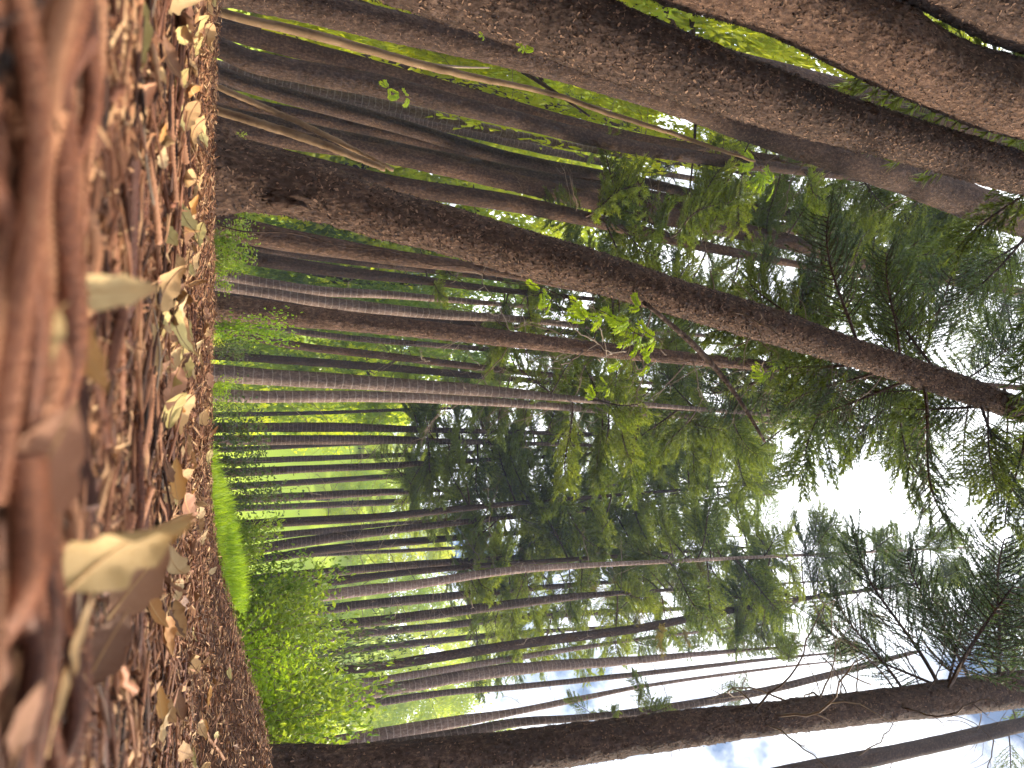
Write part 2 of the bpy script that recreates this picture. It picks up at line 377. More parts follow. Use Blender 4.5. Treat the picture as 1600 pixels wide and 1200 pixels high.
# ------------------------------------------------------------------ conifers
SKY_GAPS = [(1370, 765, 85, 45), (1250, 700, 45, 30), (1440, 1010, 60, 40), (1440, 1150, 120, 50), (1320, 1065, 90, 40), (1040, 1050, 90, 16),
            (1180, 1040, 90, 18), (1060, 60, 90, 40), (1540, 70, 60, 20), (1430, 540, 40, 12), (1130, 540, 40, 20), (1000, 1180, 120, 18)]
def in_gap(P, grow=1.0):
    v, u, z = proj(P)
    if z < .3: return False
    return any(((v - a) / (c * grow)) ** 2 + ((u - b) / (d * grow)) ** 2 < 1 for a, b, c, d in SKY_GAPS)
TREES = {}
def conifer(key, label, Y, mat, pts, crown=None, bare=None, top=None, near=0, group=None, name='conifer_tree', ringamp=.03, flakes=0, world=None):
    pts = [tuple(map(float, p)) for p in pts]
    if top and not world:
        (v0, u0, w0), (v1, u1, w1) = pts[-2], pts[-1]
        k = (u1 - u0) / (v1 - v0)
        pts.append((top, u1 + k * .8 * (top - v1), max(1.5, w1 * .35)))
    g = np.random.default_rng(abs(hash_(key)))
    P = []
    for v, u, w in pts:
        p = at(v, u, Y); dep = p @ _F
        P.append([*p, w * .5 * dep / FPX * .985, v])
    if world: P = [[x, y, z, r, z * 100] for x, y, z, r in world]
    P = np.array(P)
    # down into the ground along the first stretch
    a, b = P[0], P[1]
    d = (b[:3] - a[:3]) / (b[2] - a[2])
    x0 = a[:3].copy()
    for _ in range(12):
        gz = float(H(x0[0], x0[1])); x0 = a[:3] + d * (gz - a[2])
    base = np.array([*x0, a[3] * 1.12, a[4] - 30]); foot = np.array([*(x0 - d * .18), a[3] * 1.22, a[4] - 60])
    body = P if base[2] < P[0][2] - .05 else P[1:]
    Q = np.concatenate([[foot, base], body])
    rows = {0: 60, 1: 150, 2: 360}[near]; sides = {0: 10, 1: 18, 2: 40}[near]
    S = smooth_line(Q, rows); S[:, 3] = np.maximum(S[:, 3], .004)
    cum = np.concatenate([[0], np.cumsum(np.linalg.norm(np.diff(S[:, :3], axis=0), axis=1))])
    th = np.arange(sides) / sides * 2 * np.pi
    dd = np.gradient(S[:, :3], axis=0); e1, e2, _ = frame_of(dd, (0, 1, .05))
    wn = WNoise(int(g.integers(1e6)), 10, .3, 1.6, 3); wf = WNoise(int(g.integers(1e6)), 12, 6, 20, 3)
    cx, cy = np.cos(th), np.sin(th)
    tt, ss = np.meshgrid(th, cum)
    rad = S[:, 3][:, None] * (1 + .035 * wn(np.cos(tt) * .5, np.sin(tt) * .5, ss))
    sp = .125
    ph = ss / sp + .16 * np.sin(tt + ss * 1.7) + .1 * np.sin(2 * tt + ss)
    fr = ph - np.floor(ph)
    rad *= 1 + ringamp * (np.sqrt(np.clip(np.sin(fr * np.pi), 0, 1)) - .6)
    if near == 2:
        rad += .0035 * wf(np.cos(tt) * .16, np.sin(tt) * .16, ss) + g.normal(size=rad.shape) * .0014
        rad *= 1 + .22 * np.exp(-np.maximum(S[:, 2] - base[2], 0)[:, None] / .16) * (.5 + .5 * np.cos(5 * tt + g.uniform(0, 6)))
    V = S[:, None, :3] + rad[..., None] * (e1[:, None] * cx[None, :, None] + e2[:, None] * cy[None, :, None])
    i = np.arange(rows - 1)[:, None] * sides; j = np.arange(sides)[None]; k = (j + 1) % sides
    QD = np.stack([i + j, i + k, i + sides + k, i + sides + j], -1).reshape(-1, 4)
    root = bpy.data.objects.new(name, None); COL.objects.link(root); root.location = base[:3]
    root.empty_display_size = .2
    tag(root, label, 'tree', group)
    VV = V.reshape(-1, 3) - base[:3]
    VV = np.concatenate([VV, [S[-1, :3] - base[:3]]]); e = (rows - 1) * sides
    T = [(len(VV) - 1, e + q, e + (q + 1) % sides) for q in range(sides)]
    tr = link('trunk', mesh_np('trunk', VV, T, QD, True, [M[mat]]), root)
    if flakes:                         # curled scraps of bark standing off the stem
        zc = S[:, 2]
        idx = g.integers(3, rows - 3, flakes)
        keep = []
        pv, _, _ = proj(S[idx, :3]); idx = idx[(pv > 250) & (pv < 1750)]; n = len(idx)
        ta = g.uniform(0, 2 * np.pi, n)
        nrm = e1[idx] * np.cos(ta)[:, None] + e2[idx] * np.sin(ta)[:, None]
        kk = (nrm * (-S[idx, :3] / np.linalg.norm(S[idx, :3], axis=1)[:, None])).sum(1) > -.35
        idx, ta, nrm = idx[kk], ta[kk], nrm[kk]; n = len(idx)
        up = dd[idx] / np.linalg.norm(dd[idx], axis=1)[:, None]; sd = np.cross(up, nrm)
        c = S[idx, :3] + nrm * (rad[idx, (ta / (2 * np.pi) * sides).astype(int) % sides])[:, None] + up * g.uniform(-.02, .02, n)[:, None]
        rot = g.normal(0, .9, n); a1 = up * np.cos(rot)[:, None] + sd * np.sin(rot)[:, None]; a2 = np.cross(nrm, a1)
        ln = (.005 + .018 * g.uniform(0, 1, n) ** 1.8)[:, None]; wd = g.uniform(.003, .009, n)[:, None]; hh = g.uniform(.001, .008, n)[:, None]
        V4 = np.stack([c - a1 * ln * .5 - a2 * wd * .5, c - a1 * ln * .5 + a2 * wd * .5, c + a1 * ln * .1 + a2 * wd * .6 + nrm * hh * .35,
                       c + a1 * ln * .1 - a2 * wd * .6 + nrm * hh * .35, c + a1 * ln * .5 + a2 * wd * .3 + nrm * hh, c + a1 * ln * .5 - a2 * wd * .3 + nrm * hh], 1)
        q0 = np.arange(n)[:, None] * 6
        QQ = np.concatenate([q0 + [0, 1, 2, 3], q0 + [3, 2, 4, 5]])
        fo = link('bark_flakes', mesh_np('bark_flakes', V4.reshape(-1, 3) - base[:3], None, QQ, False, [M['flake']]), tr)
        fo['kind'] = 'stuff'
    info = dict(root=root, S=S, base=base, Y=Y, g=g, trunk=tr)
    TREES[key] = info
    for spec, kind in ((crown, 'leafy'), (bare, 'bare')):
        if not spec: continue
        for sub in (spec if isinstance(spec, list) else [spec]):
            add_branches(info, kind, **sub)
    return info
def hash_(s):
    h = 5381
    for ch in s: h = (h * 33 + ord(ch)) % 1000003
    return h
def add_branches(info, kind, v0, v1, n, ln=(1.0, 1.6), az=None, pitch=(-.35, .25), pal='d', gaps=True):
    root, S, base, g = info['root'], info['S'], info['base'], info['g']
    par = None
    for q in range(n):
        for _ in range(6):
            v = g.uniform(v0, v1)
            p = np.array([np.interp(v, S[:, 4], S[:, c]) for c in range(3)])
            r = np.interp(v, S[:, 4], S[:, 3])
            a = g.uniform(*az) if az else g.uniform(0, 2 * math.pi)      # 0 = to the right in the picture, pi/2 = away
            pt = g.uniform(*pitch)
            s = g.uniform(*ln)
            d = np.array([math.cos(a) * math.cos(pt), math.sin(a) * math.cos(pt), math.sin(pt)])
            ok = not (gaps and kind == 'leafy' and (in_gap(p + d * s * .55) or in_gap(p + d * s * .9)))
            far = np.linalg.norm(p + d * s * .6) > 1.3
            if ok and far: break
        else: continue
        if par is None:
            if kind == 'leafy':
                par = info.get('crown')
                if par is None:
                    par = bpy.data.objects.new('crown', None); COL.objects.link(par); par.parent = root; info['crown'] = par
            else: par = root
        me = BARE[g.integers(len(BARE))] if kind == 'bare' else LEAFY[pal[g.integers(len(pal))]][g.integers(4)]
        o = bpy.data.objects.new('leafy_branch' if kind == 'leafy' else 'bare_branch', me); COL.objects.link(o); o.parent = par
        o.location = p - base[:3] + d * r * .7
        o.rotation_euler = (g.uniform(-.5, .5), -pt, a)
        o.scale = (s, s * g.uniform(.85, 1.2), s)
CR = dict
def build_trees():
    # --- the big flaking trunks close by
    conifer('A', 'large flaky brown trunk with a burl near its foot, broadest trunk rooted in view', 3.3, 'warm',
            [(325, 268, 116), (400, 280, 104), (500, 303, 90), (600, 335, 78), (700, 360, 72), (800, 390, 70), (950, 431, 63), (1050, 463, 57), (1200, 508, 54), (1300, 540, 47), (1500, 606, 40), (1600, 642, 36)],
            crown=[CR(v0=1330, v1=1900, n=14, ln=(.7, 1.3), az=(-.6, 1.6), pal='fd'), CR(v0=1150, v1=1500, n=12, ln=(.6, 1.0), az=(1.2, 3.4), pal='fd')],
            bare=CR(v0=1000, v1=1600, n=20, ln=(.3, .7), pitch=(-.5, .2)), top=2100, near=2, flakes=46000)
    conifer('B', 'thick dark flaky trunk entering at the middle of the picture top edge', 2.7, 'dark',
            [(400, -150, 140), (600, -70, 130), (800, 4, 120), (1000, 83, 106), (1200, 152, 88), (1400, 214, 66), (1600, 272, 60)],
            crown=CR(v0=1650, v1=2100, n=14, ln=(1.0, 1.8)), top=2100, near=2, flakes=34000)
    conifer('C', 'thick brown flaky trunk in the picture upper right, second from that corner', 2.5, 'warm',
            [(900, -135, 150), (1050, -72, 140), (1200, -20, 125), (1370, 62, 120), (1450, 108, 108), (1600, 160, 106)],
            crown=CR(v0=1700, v1=2200, n=10, ln=(1.0, 1.8)), top=2200, near=2, flakes=26000)
    conifer('E', 'dark trunk cutting the extreme upper right corner of the picture', 2.3, 'dark',
            [(1200, -150, 110), (1437, -55, 108), (1512, -14, 102), (1600, 26, 98)], top=2200, near=2, flakes=16000)
    conifer('H', 'thick dark trunk along the picture bottom edge, rooted in the litter mound', 4.1, 'dark',
            [(410, 1212, 86), (600, 1200, 74), (800, 1176, 66), (1000, 1148, 56), (1200, 1123, 48), (1400, 1100, 48), (1600, 1076, 52)],
            crown=[CR(v0=1420, v1=2000, n=34, ln=(.8, 1.6), az=(1.4, 4.2), pal='f')], bare=CR(v0=1150, v1=1900, n=26, ln=(.6, 1.6), az=(1.2, 4.6), pitch=(-.1, .8)), top=2000, near=2, flakes=22000)
    conifer('I', 'slimmer dark trunk against white sky in the picture bottom right corner', 9.0, 'dark',
            [(1000, 1262, 30), (1200, 1215, 27), (1400, 1177, 25), (1600, 1132, 20)],
            bare=CR(v0=1250, v1=1800, n=22, ln=(.8, 1.7), pitch=(-.3, .5)), crown=CR(v0=1560, v1=1800, n=14, ln=(1.2, 2.0), pal='s'), top=1900, near=1)
    conifer('T1', 'dark trunk starting in the picture top left, passing behind the thick flaky trunk', 5.8, 'dark',
            [(345, -20, 52), (400, -8, 50), (600, 38, 46), (800, 83, 46), (1000, 137, 48), (1200, 205, 52), (1400, 271, 54), (1600, 346, 48)],
            crown=CR(v0=1600, v1=1900, n=12, ln=(1.2, 2)), bare=CR(v0=1200, v1=1600, n=5, ln=(.5, .9)), top=1950, near=2, flakes=16000)
    conifer('D', 'dim trunk glimpsed in the gap between the two thick flaky trunks at upper right', 6.5, 'dark',
            [(600, -30, 42), (800, 24, 42), (1200, 114, 40), (1600, 218, 34)], top=1900, near=1)
    # --- the row of mid-distance trunks, left to centre
    md = dict(near=1)
    conifer('T3', 'brown trunk directly below the thin pale sapling near the picture top', 10, 'warm', [(335, 45, 26), (400, 59, 29), (600, 113, 27), (800, 168, 22), (1000, 218, 18), (1200, 248, 15)],
            crown=CR(v0=1180, v1=1500, n=16, ln=(1, 1.8), pal='d'), bare=CR(v0=700, v1=1150, n=10, ln=(.4, .9)), top=1500, **md)
    conifer('T4', 'dark trunk between the brown one under the sapling and the pale ringed stem', 8.6, 'dark', [(338, 72, 32), (400, 98, 34), (600, 137, 35), (800, 186, 26), (1000, 232, 22), (1280, 270, 14)],
            crown=CR(v0=1150, v1=1560, n=14, ln=(.9, 1.5), pal='dl'), bare=CR(v0=900, v1=1280, n=9, ln=(.5, .9)), top=1560, **md)
    conifer('T5', 'slender pale grey stem with clear rings among the dark upper trunks', 13, 'pale', [(345, 105, 19), (500, 141, 18), (600, 163, 17), (800, 210, 14), (980, 243, 9)],
            crown=CR(v0=960, v1=1240, n=14, ln=(1, 1.7), pal='l'), bare=CR(v0=800, v1=980, n=7, ln=(.5, .8)), top=1250, ringamp=.07, **md)
    conifer('T6', 'dark trunk just below the slender pale ringed stem, thinning into the canopy', 12.5, 'dark', [(343, 115, 24), (400, 137, 24), (600, 190, 24), (800, 248, 20), (1000, 284, 16), (1200, 328, 12), (1450, 362, 8)],
            crown=CR(v0=1160, v1=1560, n=26, ln=(1.1, 2.0), pal='d'), bare=CR(v0=900, v1=1300, n=8, ln=(.5, 1)), top=1560, **md)
    conifer('T7', 'reddish flaky trunk crossed at its foot by two pale leaning poles', 13, 'warm', [(345, 150, 22), (400, 167, 22), (600, 207, 20), (800, 257, 16), (1000, 300, 13)],
            crown=CR(v0=960, v1=1350, n=16, ln=(1, 1.8), pal='dl'), top=1350, **md)
    conifer('T8', 'long reddish ringed trunk running close above the large burled trunk', 10.4, 'warm', [(340, 190, 27), (400, 211, 27), (600, 240, 28), (800, 285, 28), (1000, 330, 28), (1200, 371, 26), (1400, 420, 21), (1600, 457, 13)],
            crown=CR(v0=1150, v1=1700, n=44, ln=(1.1, 2.1), pal='fd'), bare=CR(v0=1000, v1=1600, n=22, ln=(.6, 1.4)), top=1750, near=2, flakes=0)
    conifer('T9', 'dark thin trunk high up behind the long reddish ringed trunk', 12.0, 'dark', [(900, 290, 20), (1200, 350, 16), (1325, 378, 14), (1475, 418, 11)],
            crown=CR(v0=1180, v1=1600, n=26, ln=(1.1, 2.0), pal='ds'), top=1620, **md)
    conifer('T10', 'red-brown trunk emerging from behind the upper side of the large burled trunk', 9.4, 'warm', [(400, 238, 30), (600, 286, 29), (800, 318, 27), (930, 345, 22), (1100, 385, 16)],
            crown=CR(v0=900, v1=1380, n=30, ln=(.9, 1.7), pal='dl'), bare=CR(v0=800, v1=1300, n=14, ln=(.5, 1)), top=1400, **md)
    conifer('T11', 'warm lit trunk immediately below the foot of the burled trunk, tapering fast', 7.5, 'warm', [(345, 350, 42), (400, 366, 40), (500, 384, 33), (600, 400, 25), (700, 413, 20), (800, 429, 14), (900, 450, 10)],
            crown=CR(v0=880, v1=1120, n=12, ln=(.5, .9), pal='dl'), top=1130, **md)
    conifer('T12', 'dim dark trunk between the warm lit trunk and the grey wavy pair', 14, 'dark', [(350, 396, 24), (500, 420, 20), (650, 437, 14), (800, 455, 9)],
            crown=CR(v0=640, v1=1150, n=30, ln=(.9, 1.6), pal='dl'), bare=CR(v0=500, v1=800, n=10, ln=(.6, 1.1)), top=1150, **md)
    conifer('T13', 'slim grey wavy stem, upper one of the close grey pair', 14.5, 'pale', [(345, 428, 20), (400, 441, 18), (500, 455, 16), (600, 460, 13), (700, 468, 10), (800, 477, 7)],
            crown=CR(v0=780, v1=1200, n=24, ln=(1, 1.7), pal='dl'), top=1200, **md)
    conifer('T14', 'slim grey wavy stem, lower one of the close grey pair', 13.5, 'pale', [(345, 447, 18), (400, 455, 17), (500, 471, 18), (600, 483, 18), (700, 492, 15), (800, 498, 12), (900, 508, 9)],
            crown=CR(v0=880, v1=1300, n=26, ln=(1, 1.8), pal='d'), bare=CR(v0=700, v1=900, n=8, ln=(.5, .9)), top=1300, ringamp=.05, **md)
    conifer('T15', 'straight dark flaky trunk above the picture middle, its lower side lit brown', 6.9, 'warm', [(335, 480, 43), (400, 487, 39), (600, 508, 30), (800, 530, 25), (1000, 553, 22), (1150, 567, 18), (1300, 582, 13)],
            crown=CR(v0=1180, v1=1720, n=40, ln=(1.1, 2.0), pal='fd'), bare=CR(v0=760, v1=1400, n=54, ln=(.5, 1.3), pitch=(-.9, -.1)), top=1750, near=2, flakes=16000)
    conifer('T16', 'thin ruddy stem just below the straight dark flaky trunk', 16, 'warm', [(345, 512, 16), (450, 538, 13), (600, 556, 12), (800, 580, 10), (850, 585, 9)],
            crown=CR(v0=760, v1=1150, n=30, ln=(1, 1.9), pal='d'), bare=CR(v0=600, v1=900, n=24, ln=(.7, 1.3), pitch=(-.9, -.2)), top=1160, **md)
    conifer('T17', 'very thin stem half hidden along the straight dark flaky trunk', 18, 'mid', [(350, 500, 10), (500, 523, 10), (650, 537, 9), (800, 548, 7)],
            crown=CR(v0=740, v1=1150, n=26, ln=(1, 1.9), pal='dl'), top=1160, **md)
    conifer('T18a', 'pale pink-grey trunk at mid picture, upper one of the touching pair', 10.6, 'pale', [(345, 584, 29), (400, 588, 27), (600, 600, 22), (800, 614, 16), (880, 622, 11)],
            crown=CR(v0=850, v1=1300, n=30, ln=(1, 1.8), pal='dl'), bare=CR(v0=700, v1=1000, n=12, ln=(.5, 1)), top=1320, **md)
    conifer('T18b', 'pale pink-grey trunk at mid picture, lower one of the touching pair', 12, 'pale', [(340, 617, 22), (400, 620, 20), (600, 620, 17), (800, 630, 13), (960, 643, 9)],
            crown=CR(v0=900, v1=1380, n=34, ln=(1, 1.9), pal='dl'), bare=CR(v0=650, v1=1000, n=30, ln=(.6, 1.3), pitch=(-.9, -.2)), top=1400, **md)
    for k, lab, Y, mt, pts in [
            ('X1', 'dim slim trunk seen in the gap just below the thin pale sapling', 17, 'dark', [(345, 30, 18), (600, 96, 17), (900, 175, 13), (1100, 225, 9)]),
            ('X2', 'dim slim trunk behind the slender pale ringed stem', 18, 'mid', [(345, 128, 18), (600, 178, 16), (900, 245, 12), (1100, 282, 8)]),
            ('X3', 'dim slim trunk close above the two leaning tan poles', 17, 'dark', [(345, 160, 18), (600, 222, 16), (900, 290, 12), (1100, 325, 8)]),
            ('X4', 'shaded slim trunk in the dark gap below the fast tapering warm trunk', 16, 'dark', [(345, 380, 20), (600, 412, 16), (900, 446, 10), (1000, 455, 7)]),
            ('X5', 'shaded slim trunk between the grey wavy pair and the straight dark trunk', 18, 'dark', [(345, 462, 16), (600, 492, 13), (900, 520, 9), (1050, 532, 6)]),
            ('X6', 'dark slim far trunk just above the pale pair', 20, 'dark', [(345, 556, 14), (600, 574, 12), (800, 592, 9), (950, 604, 6)])]:
        conifer(k, lab, Y, mt, pts, crown=CR(v0=pts[-2][0], v1=pts[-1][0] + 150, n=16, ln=(1, 1.9), pal='dl'), bare=CR(v0=600, v1=950, n=7, ln=(.5, 1.0)), top=pts[-1][0] + 160, near=1)
    # --- far rows, centre to right
    far = [('F1', 648, 'thin dark far trunk hugging the lower side of the pale pair', [(345, 648, 8), (500, 645, 6), (640, 640, 5)]),
           ('F2', 0, 'dark far trunk, first broad one below the pale pair', [(335, 668, 16), (550, 668, 14), (680, 672, 9)]),
           ('F3', 0, 'dark far trunk, second broad one below the pale pair', [(335, 688, 16), (600, 687, 14), (700, 690, 9)]),
           ('F4', 0, 'slim far trunk leaning against the second broad dark one', [(335, 703, 9), (600, 692, 5)]),
           ('F5', 0, 'slim dark far trunk on the lower rim of the broad lime-green gap', [(335, 722, 11), (600, 712, 8), (700, 708, 6)]),
           ('F6', 0, 'brown far trunk rooted just above the near end of the grass bank', [(335, 740, 15), (500, 732, 12), (600, 728, 11), (660, 724, 8)]),
           ('F7', 0, 'narrow far trunk rooted level with the top end of the grass bank', [(335, 762, 11), (600, 745, 9), (700, 736, 6)]),
           ('F8', 0, 'far brown trunk beside the white sky slit below mid picture', [(335, 782, 14), (500, 774, 13), (600, 769, 11), (745, 764, 6)]),
           ('F9', 0, 'slim far trunk close below the one beside the white sky slit', [(335, 796, 10), (600, 785, 10), (760, 775, 6)]),
           ('F10', 0, 'sturdy brown far trunk with short side twigs behind the brightest grass', [(340, 822, 17), (500, 813, 14), (600, 807, 13), (800, 787, 8)]),
           ('F11', 0, 'thin dark far trunk slanting to cross the twiggy sturdy one above', [(345, 845, 13), (500, 830, 10), (620, 818, 6)]),
           ('F12', 0, 'brown far trunk curving upward in the picture behind the low shrub edge', [(345, 868, 16), (450, 850, 16), (600, 830, 13), (800, 808, 7)]),
           ('F13', 0, 'dark far trunk on the upper rim of the lime gap near the pale ringed pole', [(400, 875, 13), (500, 860, 14), (600, 850, 13), (800, 833, 8)]),
           ('F14', 0, 'hair-thin dark far stem between two brown trunks above the pale ringed pole', [(400, 872, 6), (600, 862, 6), (800, 852, 5)]),
           ('F15', 0, 'dark far trunk on the lower rim of the lime gap near the pale ringed pole', [(400, 905, 15), (600, 886, 13), (800, 872, 10), (850, 868, 8)]),
           ('F16', 0, 'shaded far trunk touching the upper side of the pale ringed pole', [(420, 915, 18), (520, 908, 14), (650, 893, 10), (780, 882, 8)]),
           ('F17', 0, 'dark far trunk just below the pale ringed pole', [(420, 965, 16), (550, 947, 15), (650, 937, 14), (800, 922, 10)]),
           ('F19', 0, 'smoother brown trunk lying close below the one overhung by curling twigs', [(430, 1010, 14), (550, 992, 13), (700, 977, 11), (800, 965, 12), (980, 955, 8)]),
           ('F20', 0, 'slim ringed far stem just above the long dark slanting trunk', [(470, 1025, 12), (600, 1010, 11), (800, 990, 8), (900, 983, 6)])]
    for i, (k, _, lab, pts) in enumerate(far):
        w = pts[0][2]; Y = float(np.clip(.30 * FPX / w, 17, 34)) if w > 9 else 30.0
        u = pts[0][1]
        conifer(k, lab, Y, 'mid' if i % 3 else 'dark', pts,
                crown=CR(v0=650 if u < 800 else 720, v1=1200 if i % 2 else 1050, n=34, ln=(1.2, 2.6), pal='dl' if i % 2 else 'dll'),
                bare=CR(v0=470, v1=800, n=12, ln=(.8, 1.7), pitch=(-.7, .2)), top=1210 if i % 2 else 1060, near=1)
    conifer('G1', 'slender pale ringed pole with bare curling twigs, below mid picture', 15, 'pale', [(430, 940, 18), (550, 925, 17), (650, 913, 14), (800, 891, 12), (1005, 879, 7)],
            crown=CR(v0=1000, v1=1500, n=46, ln=(1.1, 2.0), pal='dl'), bare=CR(v0=650, v1=1020, n=20, ln=(.5, 1.2)), top=1520, near=1, ringamp=.07)
    conifer('F18', 'brown trunk overhung by curling bare twigs, below the pale ringed pole', 17, 'mid', [(430, 993, 18), (500, 980, 17), (600, 969, 16), (800, 944, 14), (900, 932, 11), (1010, 924, 6)],
            crown=[CR(v0=960, v1=1300, n=26, ln=(1.1, 2.0), pal='dl'), CR(v0=960, v1=1120, n=7, ln=(.6, 1.0), pal='y')], bare=CR(v0=600, v1=1020, n=22, ln=(.6, 1.3)), top=1320, near=1)
    conifer('G2', 'long dark slanting trunk rising from the shrub thicket', 15, 'dark', [(500, 1050, 14), (600, 1040, 15), (800, 1008, 15), (1000, 981, 13), (1130, 956, 10), (1280, 932, 7)],
            crown=[CR(v0=1150, v1=1640, n=64, ln=(1.0, 2.2), pal='fd'), CR(v0=980, v1=1100, n=4, ln=(.6, .9), pal='y')], bare=CR(v0=800, v1=1300, n=22, ln=(.5, 1.2)), top=1660, near=1)
    conifer('G3', 'pale slim trunk close below the long dark slanting one', 19, 'pale', [(520, 1072, 14), (600, 1062, 12), (800, 1029, 9), (990, 1000, 5)],
            crown=CR(v0=980, v1=1200, n=14, ln=(1, 1.8), pal='d'), bare=CR(v0=800, v1=1000, n=8, ln=(.5, 1)), top=1220, near=1, ringamp=.06)
    conifer('G4', 'stout grey trunk with scalloped rings rising from the thicket', 15, 'pale', [(540, 1089, 19), (650, 1070, 18), (800, 1046, 18), (1000, 1031, 12), (1080, 1023, 8)],
            crown=CR(v0=1080, v1=1250, n=9, ln=(.8, 1.4), pal='d'), bare=CR(v0=850, v1=1150, n=8, ln=(.5, 1)), top=1260, near=1, ringamp=.13)
    conifer('G5', 'slim grey-brown trunk just below the scalloped ringed one', 19, 'mid', [(560, 1102, 13), (700, 1082, 10), (800, 1074, 9), (1000, 1053, 8), (1200, 1030, 5)],
            crown=CR(v0=1150, v1=1330, n=8, ln=(.9, 1.5), pal='d'), bare=CR(v0=900, v1=1300, n=16, ln=(.5, 1.1)), top=1350, near=1)
    conifer('G6', 'pale tan trunk with a kink, next but one above the thick bottom-edge trunk', 12, 'pale', [(560, 1156, 24), (700, 1130, 19), (800, 1113, 11), (900, 1093, 9), (1000, 1073, 6), (1200, 1045, 4)],
            crown=CR(v0=1120, v1=1330, n=6, ln=(.6, 1.0), pal='d'), bare=CR(v0=800, v1=1250, n=12, ln=(.4, .9)), top=1330, near=1)
    conifer('G7', 'brown trunk hugging the thick bottom-edge trunk, its tip dark against white sky', 11, 'mid', [(560, 1172, 18), (700, 1150, 18), (800, 1130, 14), (900, 1122, 11), (1000, 1112, 12), (1200, 1078, 12), (1425, 1020, 6)],
            bare=CR(v0=1000, v1=1425, n=26, ln=(.4, 1.2), pitch=(-.2, .6)), crown=CR(v0=880, v1=1130, n=12, ln=(.6, 1.0), pal='d'), top=1440, near=1)
build_trees()
# unseen conifers of the stand, added round the camera to shade ground and near trunks
for i, (x, y, lean, h0) in enumerate([(1.6, -3.6, .2, 2.6), (-2.2, -3.2, .3, 2.4), (-4.2, -.4, .2, 2.4), (4.6, -3.6, 0, 2.6)]):
    z = float(H(x, y))
    conifer('N%d' % i, 'conifer of the same stand beside the camera, outside the picture', y, 'dark', [], world=[(x, y, z + .2, .16), (x + lean * .4, y, z + 3, .13), (x + lean, y, z + 8, .07)],
            crown=CR(v0=h0 * 100, v1=780, n=40, ln=(1.6, 2.7), pal='d', gaps=False), near=1, group='conifers of the stand beside the camera')

# ------------------------------------------------------------------ slim pale poles and saplings
def pole(label, Y, pts, Y2=None, twigs=()):
    P = []
    for k, (v, u, w) in enumerate(pts):
        yy = Y + ((Y2 or Y) - Y) * k / (len(pts) - 1)
        p = at(v, u, yy); P.append([*p, w * .5 * (p @ _F) / FPX])
    P = np.array(P)
    d = (P[1] - P[0])[:3]; d = d / d[2]
    x0 = P[0, :3].copy()
    for _ in range(10): x0 = P[0, :3] + d * (float(H(x0[0], x0[1])) - P[0, 2])
    Q = np.concatenate([[[*(x0 - d * .1), P[0, 3] * 1.1]], P]) if x0[2] < P[0, 2] else P
    S = smooth_line(Q, 60)
    g = np.random.default_rng(len(label))
    S[:, :3] += np.stack([g.normal(size=60), g.normal(size=60), np.zeros(60)], -1) * .002
    root = bpy.data.objects.new('sapling', None); COL.objects.link(root); root.location = x0
    tag(root, label, 'tree')
    V, T, QD = tube(S[:, :3] - x0, S[:, 3], 10)
    link('stem', mesh_np('stem', V, T, QD, True, [M['pole']]), root)
    for (f, du, dv, w) in twigs:
        a = S[int(f * 59), :3]; vv, uu, z = proj(a)
        b = at(vv + dv, uu + du, a[1] + .1); mid = (a + b) / 2 + [0, 0, .03]
        V, T, QD = tube(smooth_line(np.array([a, mid, b]) - x0, 8), np.linspace(w, w * .4, 8) * z / FPX, 5)
        link('twig', mesh_np('twig', V, T, QD, True, [M['twigwood']]), root)
    return root
pole('thin pale tan sapling along the upper trunks, topmost of the pale stems', 4.0, [(335, 17, 14), (400, 34, 14), (500, 57, 15), (600, 85, 13), (700, 111, 12), (800, 133, 9), (875, 150, 8), (950, 177, 8), (1050, 208, 7), (1100, 226, 6), (1180, 252, 4)],
     twigs=[(.28, 20, 90, 3), (.33, 6, 110, 3), (.12, 12, 70, 3), (.6, 16, 60, 2)])
pole('upper, thinner of two tan poles leaning together above the burled trunk', 4.6, [(345, 138, 10), (400, 162, 10), (500, 207, 9), (615, 266, 6)], 4.5)
pole('lower, thicker of two tan poles leaning together above the burled trunk', 4.7, [(343, 174, 14), (400, 191, 14), (500, 224, 13), (602, 264, 9)], 4.45)

# ------------------------------------------------------------------ leaf clouds: background trees and shrubs
def leaf_quads(mb, C, D, U, ln, wd, mat=0, fold=.25):   # folded two-quad leaves at C, long axis D, normal U
    S = np.cross(D, U); ln = ln[:, None]; wd = wd[:, None]
    a = C; b = C + D * ln * .45 + S * wd * .5 + U * wd * fold; c = C + D * ln - U * ln * .12; d = C + D * ln * .45 - S * wd * .5 + U * wd * fold
    V = np.stack([a, b, c, d], 1).reshape(-1, 3); n = len(C); q = np.arange(n)[:, None] * 4
    mb.add(V, np.concatenate([q + [0, 1, 2], q + [0, 2, 3]]), None, mat)
def rand_frames(g, n, up=.6):
    D = g.normal(size=(n, 3)); D /= np.linalg.norm(D, axis=1)[:, None]
    U = g.normal(size=(n, 3)) + [0, 0, up * 2]; U -= (U * D).sum(1)[:, None] * D; U /= np.linalg.norm(U, axis=1)[:, None]
    return D, U
